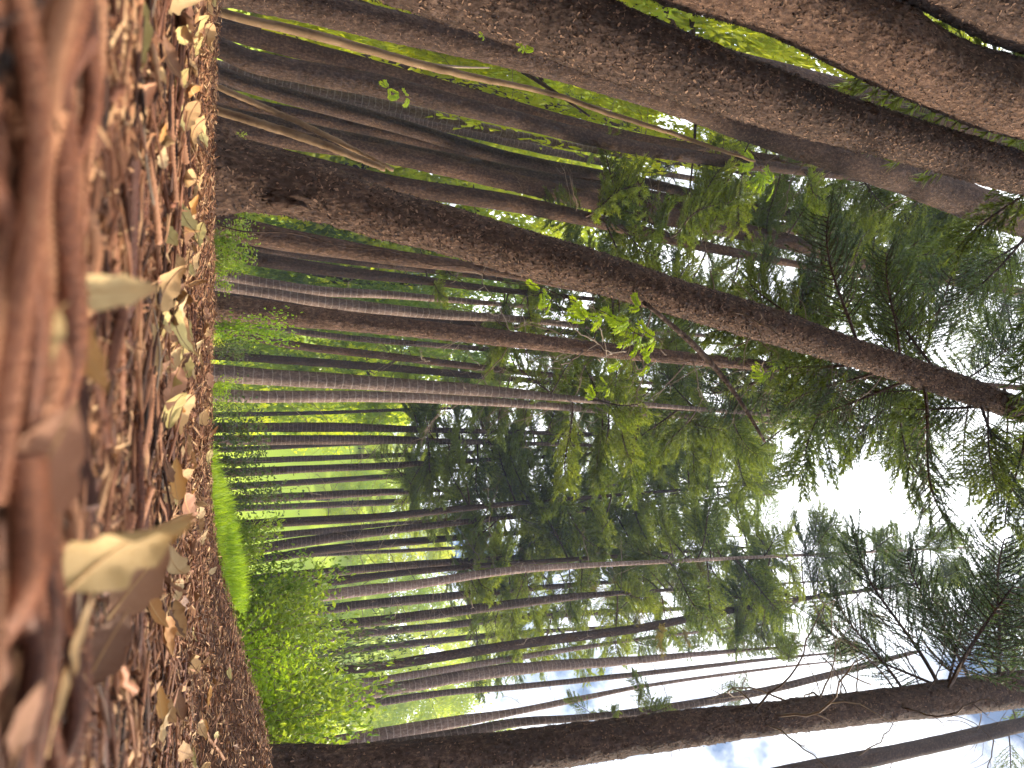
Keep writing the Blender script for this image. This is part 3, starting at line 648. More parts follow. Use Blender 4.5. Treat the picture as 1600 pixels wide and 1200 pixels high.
def crown_mesh(seed, mat, n_cl=70, per=90, leaf=.16):   # a crown about 1 wide and 1.3 tall of many leaf clumps
    g = np.random.default_rng(seed); mb = MB()
    for _ in range(n_cl):
        th = g.uniform(0, 6.28); r = math.sqrt(g.uniform(.02, 1)); z = g.uniform(-.62, .66)
        rr = r * .5 * math.sqrt(max(.05, 1 - (z / .7) ** 2)) * g.uniform(.8, 1.2)
        c = np.array([rr * math.cos(th), rr * math.sin(th), z])
        C = c + g.normal(size=(per, 3)) * [.06, .06, .035]
        D, U = rand_frames(g, per)
        leaf_quads(mb, C, D, U, leaf * .16 * g.uniform(.7, 1.3, per), leaf * .09 * g.uniform(.7, 1.3, per))
    return mb.mesh('crown', [M[mat]], False)
BGC = [crown_mesh(300 + i, 'sun_leaf', 150, 110, .2) for i in range(4)]
BGD = [crown_mesh(320 + i, 'bush_leaf', 150, 110, .2) for i in range(3)]
def bg_stem(seed):
    g = np.random.default_rng(seed); mb = MB()
    P = np.array([[0, 0, -.05], [g.normal() * .02, 0, .35], [g.normal() * .04, g.normal() * .03, .75], [g.normal() * .05, 0, 1.15]])
    mb.add(*tube(smooth_line(P, 10), np.linspace(.022, .006, 10), 6))
    for q in range(9):
        s = g.uniform(.3, .9); p = P[1] * (1 - s) + P[3] * s; p[2] = .3 + .75 * s
        d = np.array([g.normal(), g.normal(), .8]) * .2
        mb.add(*tube(smooth_line(np.array([p, p + d * .5 + [0, 0, .02], p + d]), 5), np.linspace(.008, .002, 5), 4))
    return mb.mesh('trunk', [M['dark']], True)
BGS = [bg_stem(340 + i) for i in range(3)]
bgn = 0
def bg_tree(v_top, u, Y, wide, label, dark=False, group=None):
    global bgn
    g = np.random.default_rng(1000 + bgn); bgn += 1
    p = at(v_top, u, Y); x = p[0]; gz = float(H(x, Y)); h = p[2] - gz
    root = bpy.data.objects.new('broadleaf_tree', None); COL.objects.link(root); root.location = (x, Y, gz)
    tag(root, label, 'tree', group)
    st = link('trunk', BGS[bgn % 3], root); st.scale = (h * .55, h * .55, h * .62)
    cr_ = link('crown', (BGD if dark else BGC)[g.integers(3 if dark else 4)], root)
    cr_.location = (0, 0, h * .55); cr_.scale = (wide, wide * .8, h * .68); cr_.rotation_euler = (0, 0, g.uniform(0, 6.28))
    return root
k = 0
ords = ['first', 'second', 'third', 'fourth', 'fifth', 'sixth', 'seventh', 'eighth', 'ninth', 'tenth', 'eleventh', 'twelfth', 'thirteenth', 'fourteenth']
for i, (u, vt, Y, w) in enumerate([(645, 600, 60, 7), (700, 640, 78, 9), (775, 650, 66, 8), (850, 700, 74, 9), (925, 690, 62, 7), (985, 790, 76, 10), (1060, 770, 64, 8), (1120, 720, 80, 10), (1175, 830, 60, 8)]):
    bg_tree(vt, u, Y, w, 'sunlit yellow-green tree far behind trunks, %s counted down from the pale pair' % ords[i], group='sunlit trees far beyond the trunks')
for i, (u, vt, Y, w, d) in enumerate([(-60, 900, 22, 7, 0), (-10, 760, 28, 7, 0), (60, 1000, 20, 6, 0), (120, 900, 26, 7, 0), (190, 1010, 24, 7, 0), (255, 880, 30, 8, 0), (330, 960, 28, 8, 0), (395, 720, 36, 7, 0), (450, 860, 30, 7, 1), (520, 700, 40, 8, 0), (570, 800, 36, 8, 1), (620, 640, 44, 8, 0)]):
    bg_tree(vt, u, Y, w, '%s leafy tree between upper trunks, %s of its row from the top' % ('deep green' if d else 'bright green', ords[i]), bool(d), group='leafy trees behind the upper trunks')
for i, (u, vt, Y, w) in enumerate([(30, 1330, 9.5, 3.4), (90, 1500, 9.0, 3.0), (190, 1290, 11, 3.0)]):
    bg_tree(vt, u, Y, w, ['lime leafy tree filling the gap at the middle of the top edge', 'lime leafy tree seen between thick trunks at the upper right corner', 'light leafy tree behind the sapling tip, below the thick dark flaky trunk'][i])

# ------------------------------------------------------------------ shrubs, grass and small plants
def shrub_mesh(seed, mat, nst=9, per=70, ll=.05, lw=.03, spread=.45, up=.5):
    g = np.random.default_rng(seed); mb = MB()
    for q in range(nst):
        a = g.uniform(0, 6.28); r = g.uniform(.1, 1) * spread; h = g.uniform(.55, 1.05)
        P = smooth_line(np.array([[0, 0, -.03], [r * .35 * math.cos(a), r * .35 * math.sin(a), h * .5], [r * math.cos(a), r * math.sin(a), h]]) + g.normal(size=(3, 3)) * [.02, .02, .01], 9)
        mb.add(*tube(P, np.linspace(.0065, .0015, 9), 4, False), mat=0)
        s = g.uniform(.12, 1, per) ** .8; C = np.stack([np.interp(s, np.linspace(0, 1, 9), P[:, c]) for c in range(3)], -1)
        C += g.normal(size=C.shape) * [.075, .075, .05]; C[:, 2] = np.maximum(C[:, 2], .01)
        D, U = rand_frames(g, per, up)
        leaf_quads(mb, C, D, U, ll * g.uniform(.6, 1.3, per), lw * g.uniform(.6, 1.2, per), 1)
    return mb.mesh('shrub', [M['twigwood'], M[mat]], False)
SHR = [shrub_mesh(400 + i, 'bush_leaf', 11, 100, .060, .036) for i in range(4)]
SHL = [shrub_mesh(410 + i, 'grass', 9, 85, .055, .034) for i in range(2)]
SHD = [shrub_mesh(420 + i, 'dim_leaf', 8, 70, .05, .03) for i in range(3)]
def split_shrub(me, name):             # stems and foliage as two meshes with the same origin
    import numpy as _n
    nv = len(me.vertices); co = _n.empty(nv * 3, _n.float32); me.vertices.foreach_get('co', co); co = co.reshape(-1, 3)
    st = [], []; 
    T = [[], []]; Q = [[], []]
    for p in me.polygons:
        (T if p.loop_total == 3 else Q)[p.material_index].append(tuple(p.vertices))
    res = []
    for mi, nm in ((0, 'stems'), (1, 'foliage')):
        F = [_n.array(x[mi], int).reshape(-1, k) for x, k in ((T, 3), (Q, 4))]
        used = _n.unique(_n.concatenate([f.ravel() for f in F])); mp = _n.full(nv, -1); mp[used] = _n.arange(len(used))
        res.append(mesh_np(nm, co[used], mp[F[0]] if len(F[0]) else None, mp[F[1]] if len(F[1]) else None, mi == 0, [me.materials[mi]]))
    return res
SPL = {k: [split_shrub(m_, k) for m_ in ms] for k, ms in (('b', SHR), ('l', SHL), ('d', SHD))}
shn = 0
def shrub(v_top, u, Y, wide, kind, label, group=None, name='shrub'):
    global shn
    g = np.random.default_rng(2000 + shn); shn += 1
    p = at(v_top, u, Y); x = p[0]; gz = float(H(x, Y)); h = max(p[2] - gz, .12)
    root = bpy.data.objects.new(name, None); COL.objects.link(root); root.location = (x, Y, gz)
    tag(root, label, 'shrub', group)
    stm, fol = SPL[kind][g.integers(len(SPL[kind]))]
    rz = g.uniform(0, 6.28)
    for nm, me in (('stems', stm), ('foliage', fol)):
        o = link(nm, me, root); o.scale = (wide, wide, h); o.rotation_euler = (0, 0, rz)
    return root
SHRUBS = [  # v_top, u, Y, width, kind, label
    (400, 812, 9.6, .7, 'b', 'low green shrub at the top end of the grass bank'),
    (440, 842, 9.8, .8, 'b', 'small green shrub in front of the far trunks above the grass bank'),
    (425, 876, 9.6, .7, 'b', 'low leafy shrub right above the brightest grass'),
    (500, 900, 9.4, .8, 'b', 'upright green shrub below the pale ringed pole'),
    (545, 930, 8.8, 1.1, 'b', 'tall shrub standing in front of the pale ringed pole'),
    (470, 952, 8.6, .8, 'b', 'bushy shrub low behind the crest, just below the grass in the picture'),
    (548, 966, 8.2, .8, 'b', 'tall shrub before the twiggy brown trunk'),
    (500, 990, 5.6, .9, 'b', 'green shrub low in the middle of the thicket'),
    (455, 1010, 4.9, .7, 'l', 'bright low plant at the edge of the litter mound'),
    (520, 1030, 5.8, .9, 'b', 'round green shrub below the long dark slanting trunk'),
    (560, 1045, 6.8, .8, 'b', 'taller shrub at the foot of the long dark slanting trunk'),
    (500, 1065, 5.0, .8, 'l', 'lime-green shrub behind the litter mound, front of the thicket'),
    (570, 1085, 6.2, .9, 'b', 'dense shrub below the scalloped grey trunk'),
    (600, 1110, 5.6, .85, 'b', 'tallest glossy shrub of the thicket'),
    (520, 1115, 4.9, .75, 'b', 'shorter front shrub of the thicket near the bottom-edge trunk'),
    (585, 1140, 5.6, .8, 'b', 'dense shrub just above the thick bottom-edge trunk'),
    (500, 1150, 5.0, .7, 'b', 'low shrub tucked against the foot of the thick bottom-edge trunk'),
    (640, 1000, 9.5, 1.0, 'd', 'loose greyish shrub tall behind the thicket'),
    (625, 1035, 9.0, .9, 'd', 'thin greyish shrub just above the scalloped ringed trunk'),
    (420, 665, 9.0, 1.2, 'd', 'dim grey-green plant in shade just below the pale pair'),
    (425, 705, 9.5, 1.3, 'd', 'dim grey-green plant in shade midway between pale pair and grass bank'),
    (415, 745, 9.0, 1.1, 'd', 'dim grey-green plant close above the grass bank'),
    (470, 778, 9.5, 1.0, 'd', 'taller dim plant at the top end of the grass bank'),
    (400, 385, 6.2, .55, 'b', 'small green plant between the warm lit trunk and the grey pair'),
    (380, 425, 6.5, .5, 'b', 'low green sprout at the foot of the grey wavy pair'),
    (465, 520, 5.8, .42, 'l', 'bright green sprout just below the foot of the straight dark trunk'),
    (400, 545, 6.0, .5, 'd', 'straggly small plant between the straight trunk and the pale pair'),
    (372, 612, 5.2, .28, 'l', 'tiny lime sprout at the foot of the pale pair'),
    (380, 640, 6.5, .45, 'd', 'small shaded plant at the lower side of the pale pair foot'),
    (385, 222, 4.4, .12, 'l', 'tiny green tuft above the burled trunk foot')]
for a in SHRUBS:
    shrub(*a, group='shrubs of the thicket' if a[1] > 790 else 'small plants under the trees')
def build_grass():
    g = np.random.default_rng(55); n = 40000
    x = g.normal(2.7, 1.3, n); y = g.normal(7.4, 1.2, n)
    k = (y > 5.2) & (x > .7); x, y = x[k], y[k]; n = len(x)
    z = H(x, y); h = g.uniform(.04, .13, n) * (1 + .5 * nB(x * 1.3, y * 1.3).clip(-.8, 2)); a = g.uniform(0, 6.28, n); le = g.uniform(.1, .7, n) * h
    d = np.stack([np.cos(a), np.sin(a), 0 * a], -1); s = np.stack([-np.sin(a), np.cos(a), 0 * a], -1) * .004
    b = np.stack([x, y, z - .01], -1)
    m_ = b + d * (le * .35)[:, None] + np.stack([0 * h, 0 * h, h * .6], -1); t = b + d * le[:, None] + np.stack([0 * h, 0 * h, h], -1)
    V = np.stack([b - s, b + s, m_ + s * .8, m_ - s * .8, t], 1).reshape(-1, 3); q = np.arange(n)[:, None] * 5
    o = link('grass', mesh_np('grass', V, q + [3, 2, 4], q + [0, 1, 2, 3], False, [M['grass']]))
    tag(o, 'bright sunlit grass on the bank behind the litter crest', 'grass', kind='stuff')
build_grass()

# ------------------------------------------------------------------ lime sprigs: a vine by the burled trunk, shoots on other trunks
def sprig_mesh(seed):
    g = np.random.default_rng(seed); mb = MB()
    t = np.linspace(0, 1, 8); ax = np.stack([t, .12 * np.sin(t * 3), -.25 * t**2], -1)
    mb.add(*tube(ax, np.linspace(.012, .004, 8), 4, False), mat=0)
    C = []; D = []
    for q in range(9):
        s = .15 + .85 * q / 8
        p = np.array([np.interp(s, t, ax[:, c]) for c in range(3)])
        for sd in (-1, 1):
            C.append(p); D.append(np.array([.55, sd * .8, g.uniform(-.35, .1)]))
    C.append(ax[-1]); D.append(np.array([1, 0, -.3]))
    C = np.array(C); D = np.array(D); D /= np.linalg.norm(D, axis=1)[:, None]
    U = np.array([0, 0, 1.0]) + g.normal(size=C.shape) * .25; U -= (U * D).sum(1)[:, None] * D; U /= np.linalg.norm(U, axis=1)[:, None]
    leaf_quads(mb, C, D, U, g.uniform(.28, .40, len(C)), g.uniform(.13, .18, len(C)), 1)
    return mb.mesh('sprig', [M['twigwood'], M['sprig']], False)
SPR = [sprig_mesh(500 + i) for i in range(4)]
def add_sprigs(root, base, items, Y):
    g = np.random.default_rng(int(items[0][0]))
    for (v, u, sz) in items:
        p = at(v, u, Y + g.uniform(-.12, .12)); s = sz * .82 * (p @ _F) / FPX
        for q in range(3):
            o = link('sprig', SPR[g.integers(4)], root); o.location = p - base
            aa = g.uniform(-2.9, .3); xd = Vector((math.cos(aa), g.normal() * .25, math.sin(aa) * .9)).normalized()
            up = Vector((.35, -.85, .35)) + Vector(g.normal(size=3) * .22); up = (up - up.dot(xd) * xd).normalized(); yd = up.cross(xd)
            o.rotation_euler = Matrix((xd, yd, up)).transposed().to_euler(); o.scale = (s, s, s)
def build_vine():
    Y = 3.0
    pts = [(345, 352), (480, 372), (640, 402), (800, 440), (905, 470), (960, 500), (1010, 525)]
    P = smooth_line(np.array([at(v, u, Y) for v, u in pts]), 50); b = P[0].copy(); b[2] = float(H(b[0], b[1]))
    P = np.concatenate([[b - [0, 0, .05]], P])
    P[1:, 0] += .012 * np.sin(np.arange(50) * .7); P[1:, 1] += .012 * np.cos(np.arange(50) * .9)
    root = bpy.data.objects.new('climbing_vine', None); COL.objects.link(root); root.location = b
    tag(root, 'thin climbing vine with lime leaflets beside the burled trunk', 'vine')
    V, T, Q = tube(P - b, np.linspace(.0036, .0014, 51), 5); link('stem', mesh_np('stem', V, T, Q, True, [M['dark']]), root)
    cl = [(845, 455, 28), (860, 470, 22), (912, 478, 26), (918, 500, 34), (940, 492, 30), (965, 512, 38), (985, 500, 34), (1000, 520, 40), (1025, 528, 38), (970, 565, 24), (1015, 570, 24), (950, 605, 20), (930, 622, 22), (1000, 480, 24)]
    for v, u, s in cl:                 # a side shoot from the stem to every tuft of leaflets
        p = at(v, u, Y); a = P[np.argmin(np.linalg.norm(P - p, axis=1))]
        V, T, Q = tube(smooth_line(np.array([a, (a + p) / 2 + [0, 0, .03], p]), 7) - b, np.linspace(.002, .001, 7), 4)
        link('shoot', mesh_np('shoot', V, T, Q, True, [M['twigwood']]), root)
    add_sprigs(root, b, cl, Y)
build_vine()
def shoots(key, items, dy=-.3):
    t = TREES[key]; add_sprigs(t['root'], t['base'][:3], items, t['Y'] + dy)
shoots('T4', [(607, 137, 16), (625, 148, 18), (638, 152, 16), (1190, 268, 34), (1210, 285, 30), (1180, 255, 28)])
shoots('T6', [(1130, 330, 30), (1115, 345, 24), (1150, 310, 26), (1215, 300, 30)])
shoots('T15', [(1205, 572, 30), (1220, 560, 26), (1195, 585, 24)], -.2)
shoots('B', [(835, 78, 14), (818, 70, 12), (755, 55, 8)], -.25)
# broken dead branch hanging from the burled trunk
def broken_branch():
    t = TREES['A']; b = t['base'][:3]; Y = 3.15
    P = smooth_line(np.array([at(v, u, Y) for v, u in [(1005, 472), (1040, 500), (1090, 545), (1130, 590), (1165, 640), (1195, 690)]]), 24)
    rad = np.array([np.interp(i, [0, 8, 23], [3.2, 5.2, 2.2]) for i in range(24)]) * np.array([p @ _F for p in P]) / FPX
    V, T, Q = tube(P - b, rad, 8); o = link('broken_branch', mesh_np('broken_branch', V, T, Q, True, [M['mid']]), t['root'])
broken_branch()
def burl():                             # swollen scar with a dark crease low on the burled trunk
    t = TREES['A']; b = t['base'][:3]
    c = at(452, 312, 3.22); nu, nv = 40, 26
    th, ph = np.meshgrid(np.linspace(0, 2 * np.pi, nu, endpoint=False), np.linspace(.05, np.pi - .05, nv))
    wn = WNoise(77, 14, 1.0, 4.0, 3)
    d = np.stack([np.sin(ph) * np.cos(th), np.sin(ph) * np.sin(th), np.cos(ph)], -1)
    r = 1 + .13 * wn(d[..., 0], d[..., 1], d[..., 2]) - .42 * np.exp(-((d[..., 0] - .25 - .3 * d[..., 2]) / .10) ** 2) * (d[..., 1] < .3)
    V = d * r[..., None] * [.050, .060, .115]
    i = np.arange(nv - 1)[:, None] * nu; j = np.arange(nu)[None]; k = (j + 1) % nu
    Q = np.stack([i + j, i + nu + j, i + nu + k, i + k], -1).reshape(-1, 4)
    link('burl', mesh_np('burl', V.reshape(-1, 3) + (c - b), None, Q, True, [M['warm']]), t['root'])
burl()

# ------------------------------------------------------------------ litter: scaly twigs
def rope_twig(seed, bend=.1, scales=46):
    g = np.random.default_rng(seed); mb = MB(); n = scales * 2 + 1; t = np.linspace(0, 1, n)
    ax = np.stack([t - .5, bend * np.sin(t * 3.1 + g.uniform(0, 1)) * .5 + .012 * np.sin(t * 9 + seed), .012 * np.sin(t * 5 + seed)], -1)
    r = .030 * (1 - .45 * t ** 2); sides = 8
    V, T, Q = tube(ax, r, sides)
    V2 = V[:-2].reshape(n, sides, 3); c = ax[:, None]
    ph = (np.arange(n)[:, None] * .5 + np.arange(sides)[None] * (2 / sides)) % 1
    V2 = c + (V2 - c) * (.72 + .5 * ph[..., None]) + np.stack([.006 * ph, 0 * ph, 0 * ph], -1)
    V = np.concatenate([V2.reshape(-1, 3), V[-2:]])
    mb.add(V, T, Q)
    return mb.mesh('scaly_twig', [M['rope']], True)
ROPES = [rope_twig(600 + i, b) for i, b in enumerate((.02, .05, .08, .12, .03, .15, .06))]
def smooth_twig(seed):
    g = np.random.default_rng(seed); n = 14; t = np.linspace(0, 1, n); mb = MB()
    ax = np.stack([t - .5, .1 * np.sin(t * g.uniform(2, 6)) + g.normal(size=n) * .006, .05 * np.sin(t * 4)], -1)
    mb.add(*tube(ax, .014 * (1 - .5 * t), 6))
    for q in range(2):
        s = int(g.integers(3, 11)); d = np.array([.5, g.choice([-1, 1]) * .6, .3]) * g.uniform(.1, .25)
        mb.add(*tube(np.array([ax[s], ax[s] + d * .6, ax[s] + d]), [.007, .005, .003], 5))
    return mb.mesh('bare_twig', [M['twigwood']], True)
STICKS = [smooth_twig(620 + i) for i in range(4)]
def place_on_ground(o, x, y, yaw, ln, lift, tilt=0.0, thick=1.0):
    e = .4 * ln; dx, dy = math.cos(yaw) * e, math.sin(yaw) * e
    z0, z1, zc = float(H(x - dx, y - dy)), float(H(x + dx, y + dy)), float(H(x, y))
    o.location = (x, y, max(zc, (z0 + z1) / 2) + lift)
    o.rotation_euler = (random.uniform(0, 6.28), -math.atan2(z1 - z0, 2 * e) + tilt, yaw)
    o.scale = (ln, ln * thick, ln * thick)
BANDS = ['along the picture top', 'before the pale poles', 'before the burled trunk', 'before the straight dark trunk', 'before the pale pair', 'before the shaded far trunks', 'before the grass bank', 'before the thicket', 'along the picture bottom']
def where_words(v, u):
    side = BANDS[int(np.searchsorted([60, 190, 340, 520, 640, 770, 930, 1090], u))]
    dep = 'extremely blurred' if v < 60 else 'strongly blurred' if v < 130 else 'blurred' if v < 200 else 'half blurred' if v < 245 else 'sharp' if v < 290 else 'near crest'
    return side, dep
PENDING = {}
def pend(o, look, v, u, cat, group):    # labels are settled together, so that no two come out alike
    sd, dp = where_words(v, u)
    PENDING.setdefault((look, dp, sd), []).append((v, u, o)); o['category'] = cat; o['group'] = group
def settle():
    od = ['', 'second', 'third', 'fourth', 'fifth', 'sixth', 'seventh', 'eighth']
    for (look, dp, sd), L_ in PENDING.items():
        L_.sort(key=lambda q: q[1])
        for i, (v, u, o) in enumerate(L_):
            nth = '' if len(L_) == 1 else (' (topmost of %d)' % len(L_) if i == 0 else ' (lowest of %d)' % len(L_) if i == len(L_) - 1 else ' (%s from top)' % od[i])
            o['label'] = '%s, %s, %s%s' % (look, dp, sd, nth)
ntw = 0
g = np.random.default_rng(77)
cand = []
for i in range(230):
    v = g.uniform(-25, 322) if i < 190 else g.uniform(250, 330); u = g.uniform(-40, 1240)
    p = hit(max(v, 0) if v >= 0 else v, u)
    if p is None: continue
    cand.append((v, u, p))
for i, (v, u, p) in enumerate(cand):
    dist = p[1]
    ln = g.uniform(.05, .13) if dist < .4 else g.uniform(.08, .22) if dist < 1 else g.uniform(.10, .30)
    yaw = g.normal(0, .38) + (math.pi if g.random() < .5 else 0)
    rope = g.random() < .86
    me = ROPES[g.integers(len(ROPES))] if rope else STICKS[g.integers(4)]
    o = link('scaly_twig' if rope else 'bare_twig', me)
    th = (g.uniform(.0028, .0050) / .030 / ln) if rope else g.uniform(.2, .4)
    place_on_ground(o, p[0], p[1], yaw, ln, g.uniform(-.002, .004) if dist < .5 else g.uniform(.000, .012), g.normal(0, .05), th)
    lw = 'short' if ln < .10 else 'long' if ln > .17 else 'medium'
    tl = math.degrees((yaw + math.pi / 2) % math.pi - math.pi / 2)
    tw = 'level' if abs(tl) < 12 else 'receding' if tl > 0 else 'approaching'
    pend(o, ('%s %s scaly twig' if rope else '%s %s bare twig') % (lw, tw), v, u, 'twig', 'dead twigs fallen in the litter')

# ------------------------------------------------------------------ litter: loose mass
def litter_mass():
    g = np.random.default_rng(81)
    # twig bits: bent three-sided prisms
    def scatter(n, ylo, yhi, power=1.0):
        y = np.exp(g.uniform(math.log(ylo), math.log(yhi), n)); x = g.uniform(-1, 1, n) * (.12 + .66 * y)
        return x, y
    n = 10500
    x, y = scatter(n, .12, 5.2)
    k = g.uniform(size=n) < np.clip(.28 + y * .9, 0, 1); x, y = x[k], y[k]; n = len(x)
    ln = g.uniform(.02, .13, n) * np.clip(.35 + y * .6, .35, 1.1); yaw = g.normal(0, .55, n); rad = g.uniform(.0010, .0034, n) * np.clip(.6 + y * .35, .6, 1.0) * np.where(y > 1.4, .62, 1)
    d = np.stack([np.cos(yaw), np.sin(yaw), g.normal(0, .10, n)], -1)
    c = np.stack([x, y, H(x, y) + g.uniform(0, .012, n) * np.clip(y * 1.6, .25, 1.4)], -1)
    mid = c + np.stack([-np.sin(yaw), np.cos(yaw), 0 * yaw], -1) * (ln * g.normal(0, .07, n))[:, None]
    a_, b_, _ = frame_of(d)
    V = []
    for q, (pt, rr) in enumerate(((c - d * ln[:, None] * .5, .3), (mid, 1.0), (c + d * ln[:, None] * .5, .25))):
        for k3 in range(5):
            th = k3 * 2 * math.pi / 5
            V.append(pt + (a_ * math.cos(th) + b_ * math.sin(th)) * (rad * rr)[:, None])
    V = np.stack(V, 1).reshape(-1, 3); q0 = np.arange(n)[:, None] * 15; Q = []
    for r_ in range(2):
        for k3 in range(5): Q.append(q0 + [r_ * 5 + k3, r_ * 5 + (k3 + 1) % 5, r_ * 5 + 5 + (k3 + 1) % 5, r_ * 5 + 5 + k3])
    o = link('twig_litter', mesh_np('twig_litter', V, None, np.concatenate(Q), True, [M['twig_litter']]))
    tag(o, 'thick mass of small broken brown twigs covering the ground', 'litter', kind='stuff')
    # flat scraps and needles
    n = 130000
    x, y = scatter(n, .3, 6.0)
    k = (g.uniform(size=n) < .25 + y / 3); x, y = x[k], y[k]; n = len(x)
    ln = g.uniform(.008, .05, n) * np.clip(.5 + .35 * y, .5, 1.0); wd = g.uniform(.0008, .0028, n) * np.clip(.5 + .3 * y, .5, .95); yaw = g.uniform(0, 6.28, n)
    chip = g.random(n) < .10; ln[chip] *= .55; wd[chip] *= 3.2
    d = np.stack([np.cos(yaw), np.sin(yaw), g.normal(0, .35, n)], -1); d /= np.linalg.norm(d, axis=1)[:, None]
    up = np.stack([g.normal(0, .6, n), g.normal(0, .6, n) - .25, np.ones(n)], -1); s = np.cross(d, up); s /= np.linalg.norm(s, axis=1)[:, None]
    c = np.stack([x, y, H(x, y) + g.uniform(.001, .016, n) * np.clip(y, .3, 1.5)], -1)
    V = np.stack([c - d * ln[:, None] * .5, c + s * wd[:, None], c + d * ln[:, None] * .5, c - s * wd[:, None]], 1).reshape(-1, 3)
    q0 = np.arange(n)[:, None] * 4
    o = link('needle_litter', mesh_np('needle_litter', V, None, q0 + [0, 1, 2, 3], False, [M['needle_litter']]))
    tag(o, 'fine carpet of dry brown needles and scraps up to the crest', 'litter', kind='stuff')
litter_mass()

# ------------------------------------------------------------------ litter: fallen leaves
def leaf_mesh(seed, col, curl=.5, cup=.4, wide=.42, stalk=.22, tip=1.6, twist=0.0):
    g = np.random.default_rng(seed); nl, nw = 17, 9
    t = np.linspace(0, 1, nl); s = np.linspace(-1, 1, nw)
    half = wide * .5 * np.sin(np.pi * np.clip(t, 0, 1) ** .8) ** .8 * (1 - .25 * t ** tip) + .004
    wob = .02 * np.sin(t * 17 + seed) + .012 * np.sin(t * 31)
    ang = curl * (t - .35)
    px = np.cumsum(np.cos(ang * 2)) / nl; pz = np.cumsum(np.sin(ang * 2)) / nl
    V = np.zeros((nl, nw, 3))
    for i in range(nl):
        c = cup * (.7 + .6 * math.sin(t[i] * 2.3 + seed)); w = half[i] * (1 + wob[i] / .2)
        th = s * c * 1.3; y = np.sin(th) / max(abs(c) * 1.3, .05) * w if abs(c) > .05 else s * w
        z = (1 - np.cos(th)) / max(abs(c) * 1.3, .05) * w if abs(c) > .05 else 0 * s
        z = z + np.abs(s) * .03 * np.sin(t[i] * 22 + seed + s * 2) * w * 3
        tw = twist * (t[i] - .3); yy = y * math.cos(tw) - z * math.sin(tw); zz = y * math.sin(tw) + z * math.cos(tw)
        V[i, :, 0] = px[i] - zz * math.sin(ang[i] * 2); V[i, :, 1] = yy; V[i, :, 2] = pz[i] + zz * math.cos(ang[i] * 2)
    V -= np.array([.5, 0, pz.min() * .5]); 
    i = np.arange(nl - 1)[:, None] * nw; j = np.arange(nw - 1)[None]
    Q = np.stack([i + j, i + nw + j, i + nw + j + 1, i + j + 1], -1).reshape(-1, 4)
    low = V.reshape(-1, 3).copy(); low[:, 2] -= .006
    mb = MB(); mb.add(V.reshape(-1, 3), None, Q); mb.add(low, None, Q[:, ::-1])
    blade = mb.mesh('leaf_blade', [M['leaf_' + col]], True)
    mr = V[:, nw // 2].copy(); mr[:, 2] += .002
    st = np.concatenate([[mr[0] + [-stalk, .03, .04 * (1 if seed % 2 else -1)]], [mr[0] + [-stalk * .5, 0, .0]], mr])
    rib = MB(); rib.add(*tube(st, np.linspace(.013, .004, len(st)), 5))
    return blade, rib.mesh('midrib', [M['leaf_brown'] if col in ('tan', 'olive') else M['leaf_tan']], True)
LEAF_CACHE = {}
def fallen_leaf(label, pos, x_dir, up, size, shape, group=None):
    if shape not in LEAF_CACHE: LEAF_CACHE[shape] = leaf_mesh(*shape)
    bl, rb = LEAF_CACHE[shape]
    x_dir = np.asarray(x_dir, float); x_dir /= np.linalg.norm(x_dir)
    up = np.asarray(up, float); up = up - (up @ x_dir) * x_dir; up /= np.linalg.norm(up); yv = np.cross(up, x_dir)
    o = link('fallen_leaf', bl)
    mt = Matrix.Identity(4)
    for i in range(3):
        mt[i][0], mt[i][1], mt[i][2], mt[i][3] = x_dir[i] * size, yv[i] * size, up[i] * size, pos[i]
    o.matrix_world = mt
    r_ = link('midrib', rb, o)
    tag(o, label, 'leaf', group)
    return o
def leaf_px(label, v, u, v2, u2, face=.6, shape=(1, 'tan'), y=None, roll=0.0):
    """leaf from its stalk end (v,u) to its tip (v2,u2) in the picture, standing on the litter below it"""
    lo = (v, u) if v < v2 else (v2, u2)
    p0 = hit(min(v, v2), (u + u2) / 2); Y = y or (p0[1] * (.86 if p0[1] < .5 else .92) if p0 is not None else 2.5)
    a = at(v, u, Y); b = at(v2, u2, Y)
    c = (a + b) / 2; view = -c / np.linalg.norm(c)
    up = np.array([0, 0, 1.0]) * (1 - face) + view * face
    ax = (b - a) / np.linalg.norm(b - a); sdv = np.cross(up, ax); up = up * math.cos(roll) + sdv * math.sin(roll)
    fallen_leaf(label, c, b - a, up, np.linalg.norm(b - a) / .95, shape)
leaf_px('large olive-tan curled leaf standing up in the blurred foreground', 100, 925, 300, 778, .6, (11, 'straw', .6, 1.2, .58, .1, 1.6, 1.2), roll=-.25)
leaf_px('dark brown leaf shaded beneath the large olive-tan leaf', 170, 965, 262, 850, .75, (12, 'brown', .2, .4, .6, .1))
leaf_px('pale grey-tan curled leaf tip behind the large olive-tan leaf', 225, 850, 298, 790, .4, (13, 'pale', .5, .9, .4, .1))
leaf_px('big pinkish-brown leaf lying blurred at the picture left edge', 15, 850, 115, 630, .85, (14, 'pink', .2, .35, .5, .05))
leaf_px('fat tan curled leaf standing on edge, blurred, above the pinkish-brown leaf', 85, 462, 250, 448, .6, (15, 'straw', .3, .8, .40, .08))
leaf_px('orange-tan blurred leaf forking from the fat tan curled leaf', 95, 480, 165, 610, .75, (16, 'orange', .2, .6, .36, .1))
leaf_px('paler tan blurred leaf forking from the fat tan leaf towards the left edge', 95, 480, 30, 610, .75, (17, 'straw', .2, .6, .34, .1))
leaf_px('flat olive leaf blurred at the picture top edge', 205, -25, 218, 112, .85, (18, 'olive', .1, .2, .35, .05))
leaf_px('curled pinkish leaf with pointed stalk below the olive leaf at the top edge', 200, 168, 242, 128, .7, (19, 'pink', .5, .7, .6, .4))
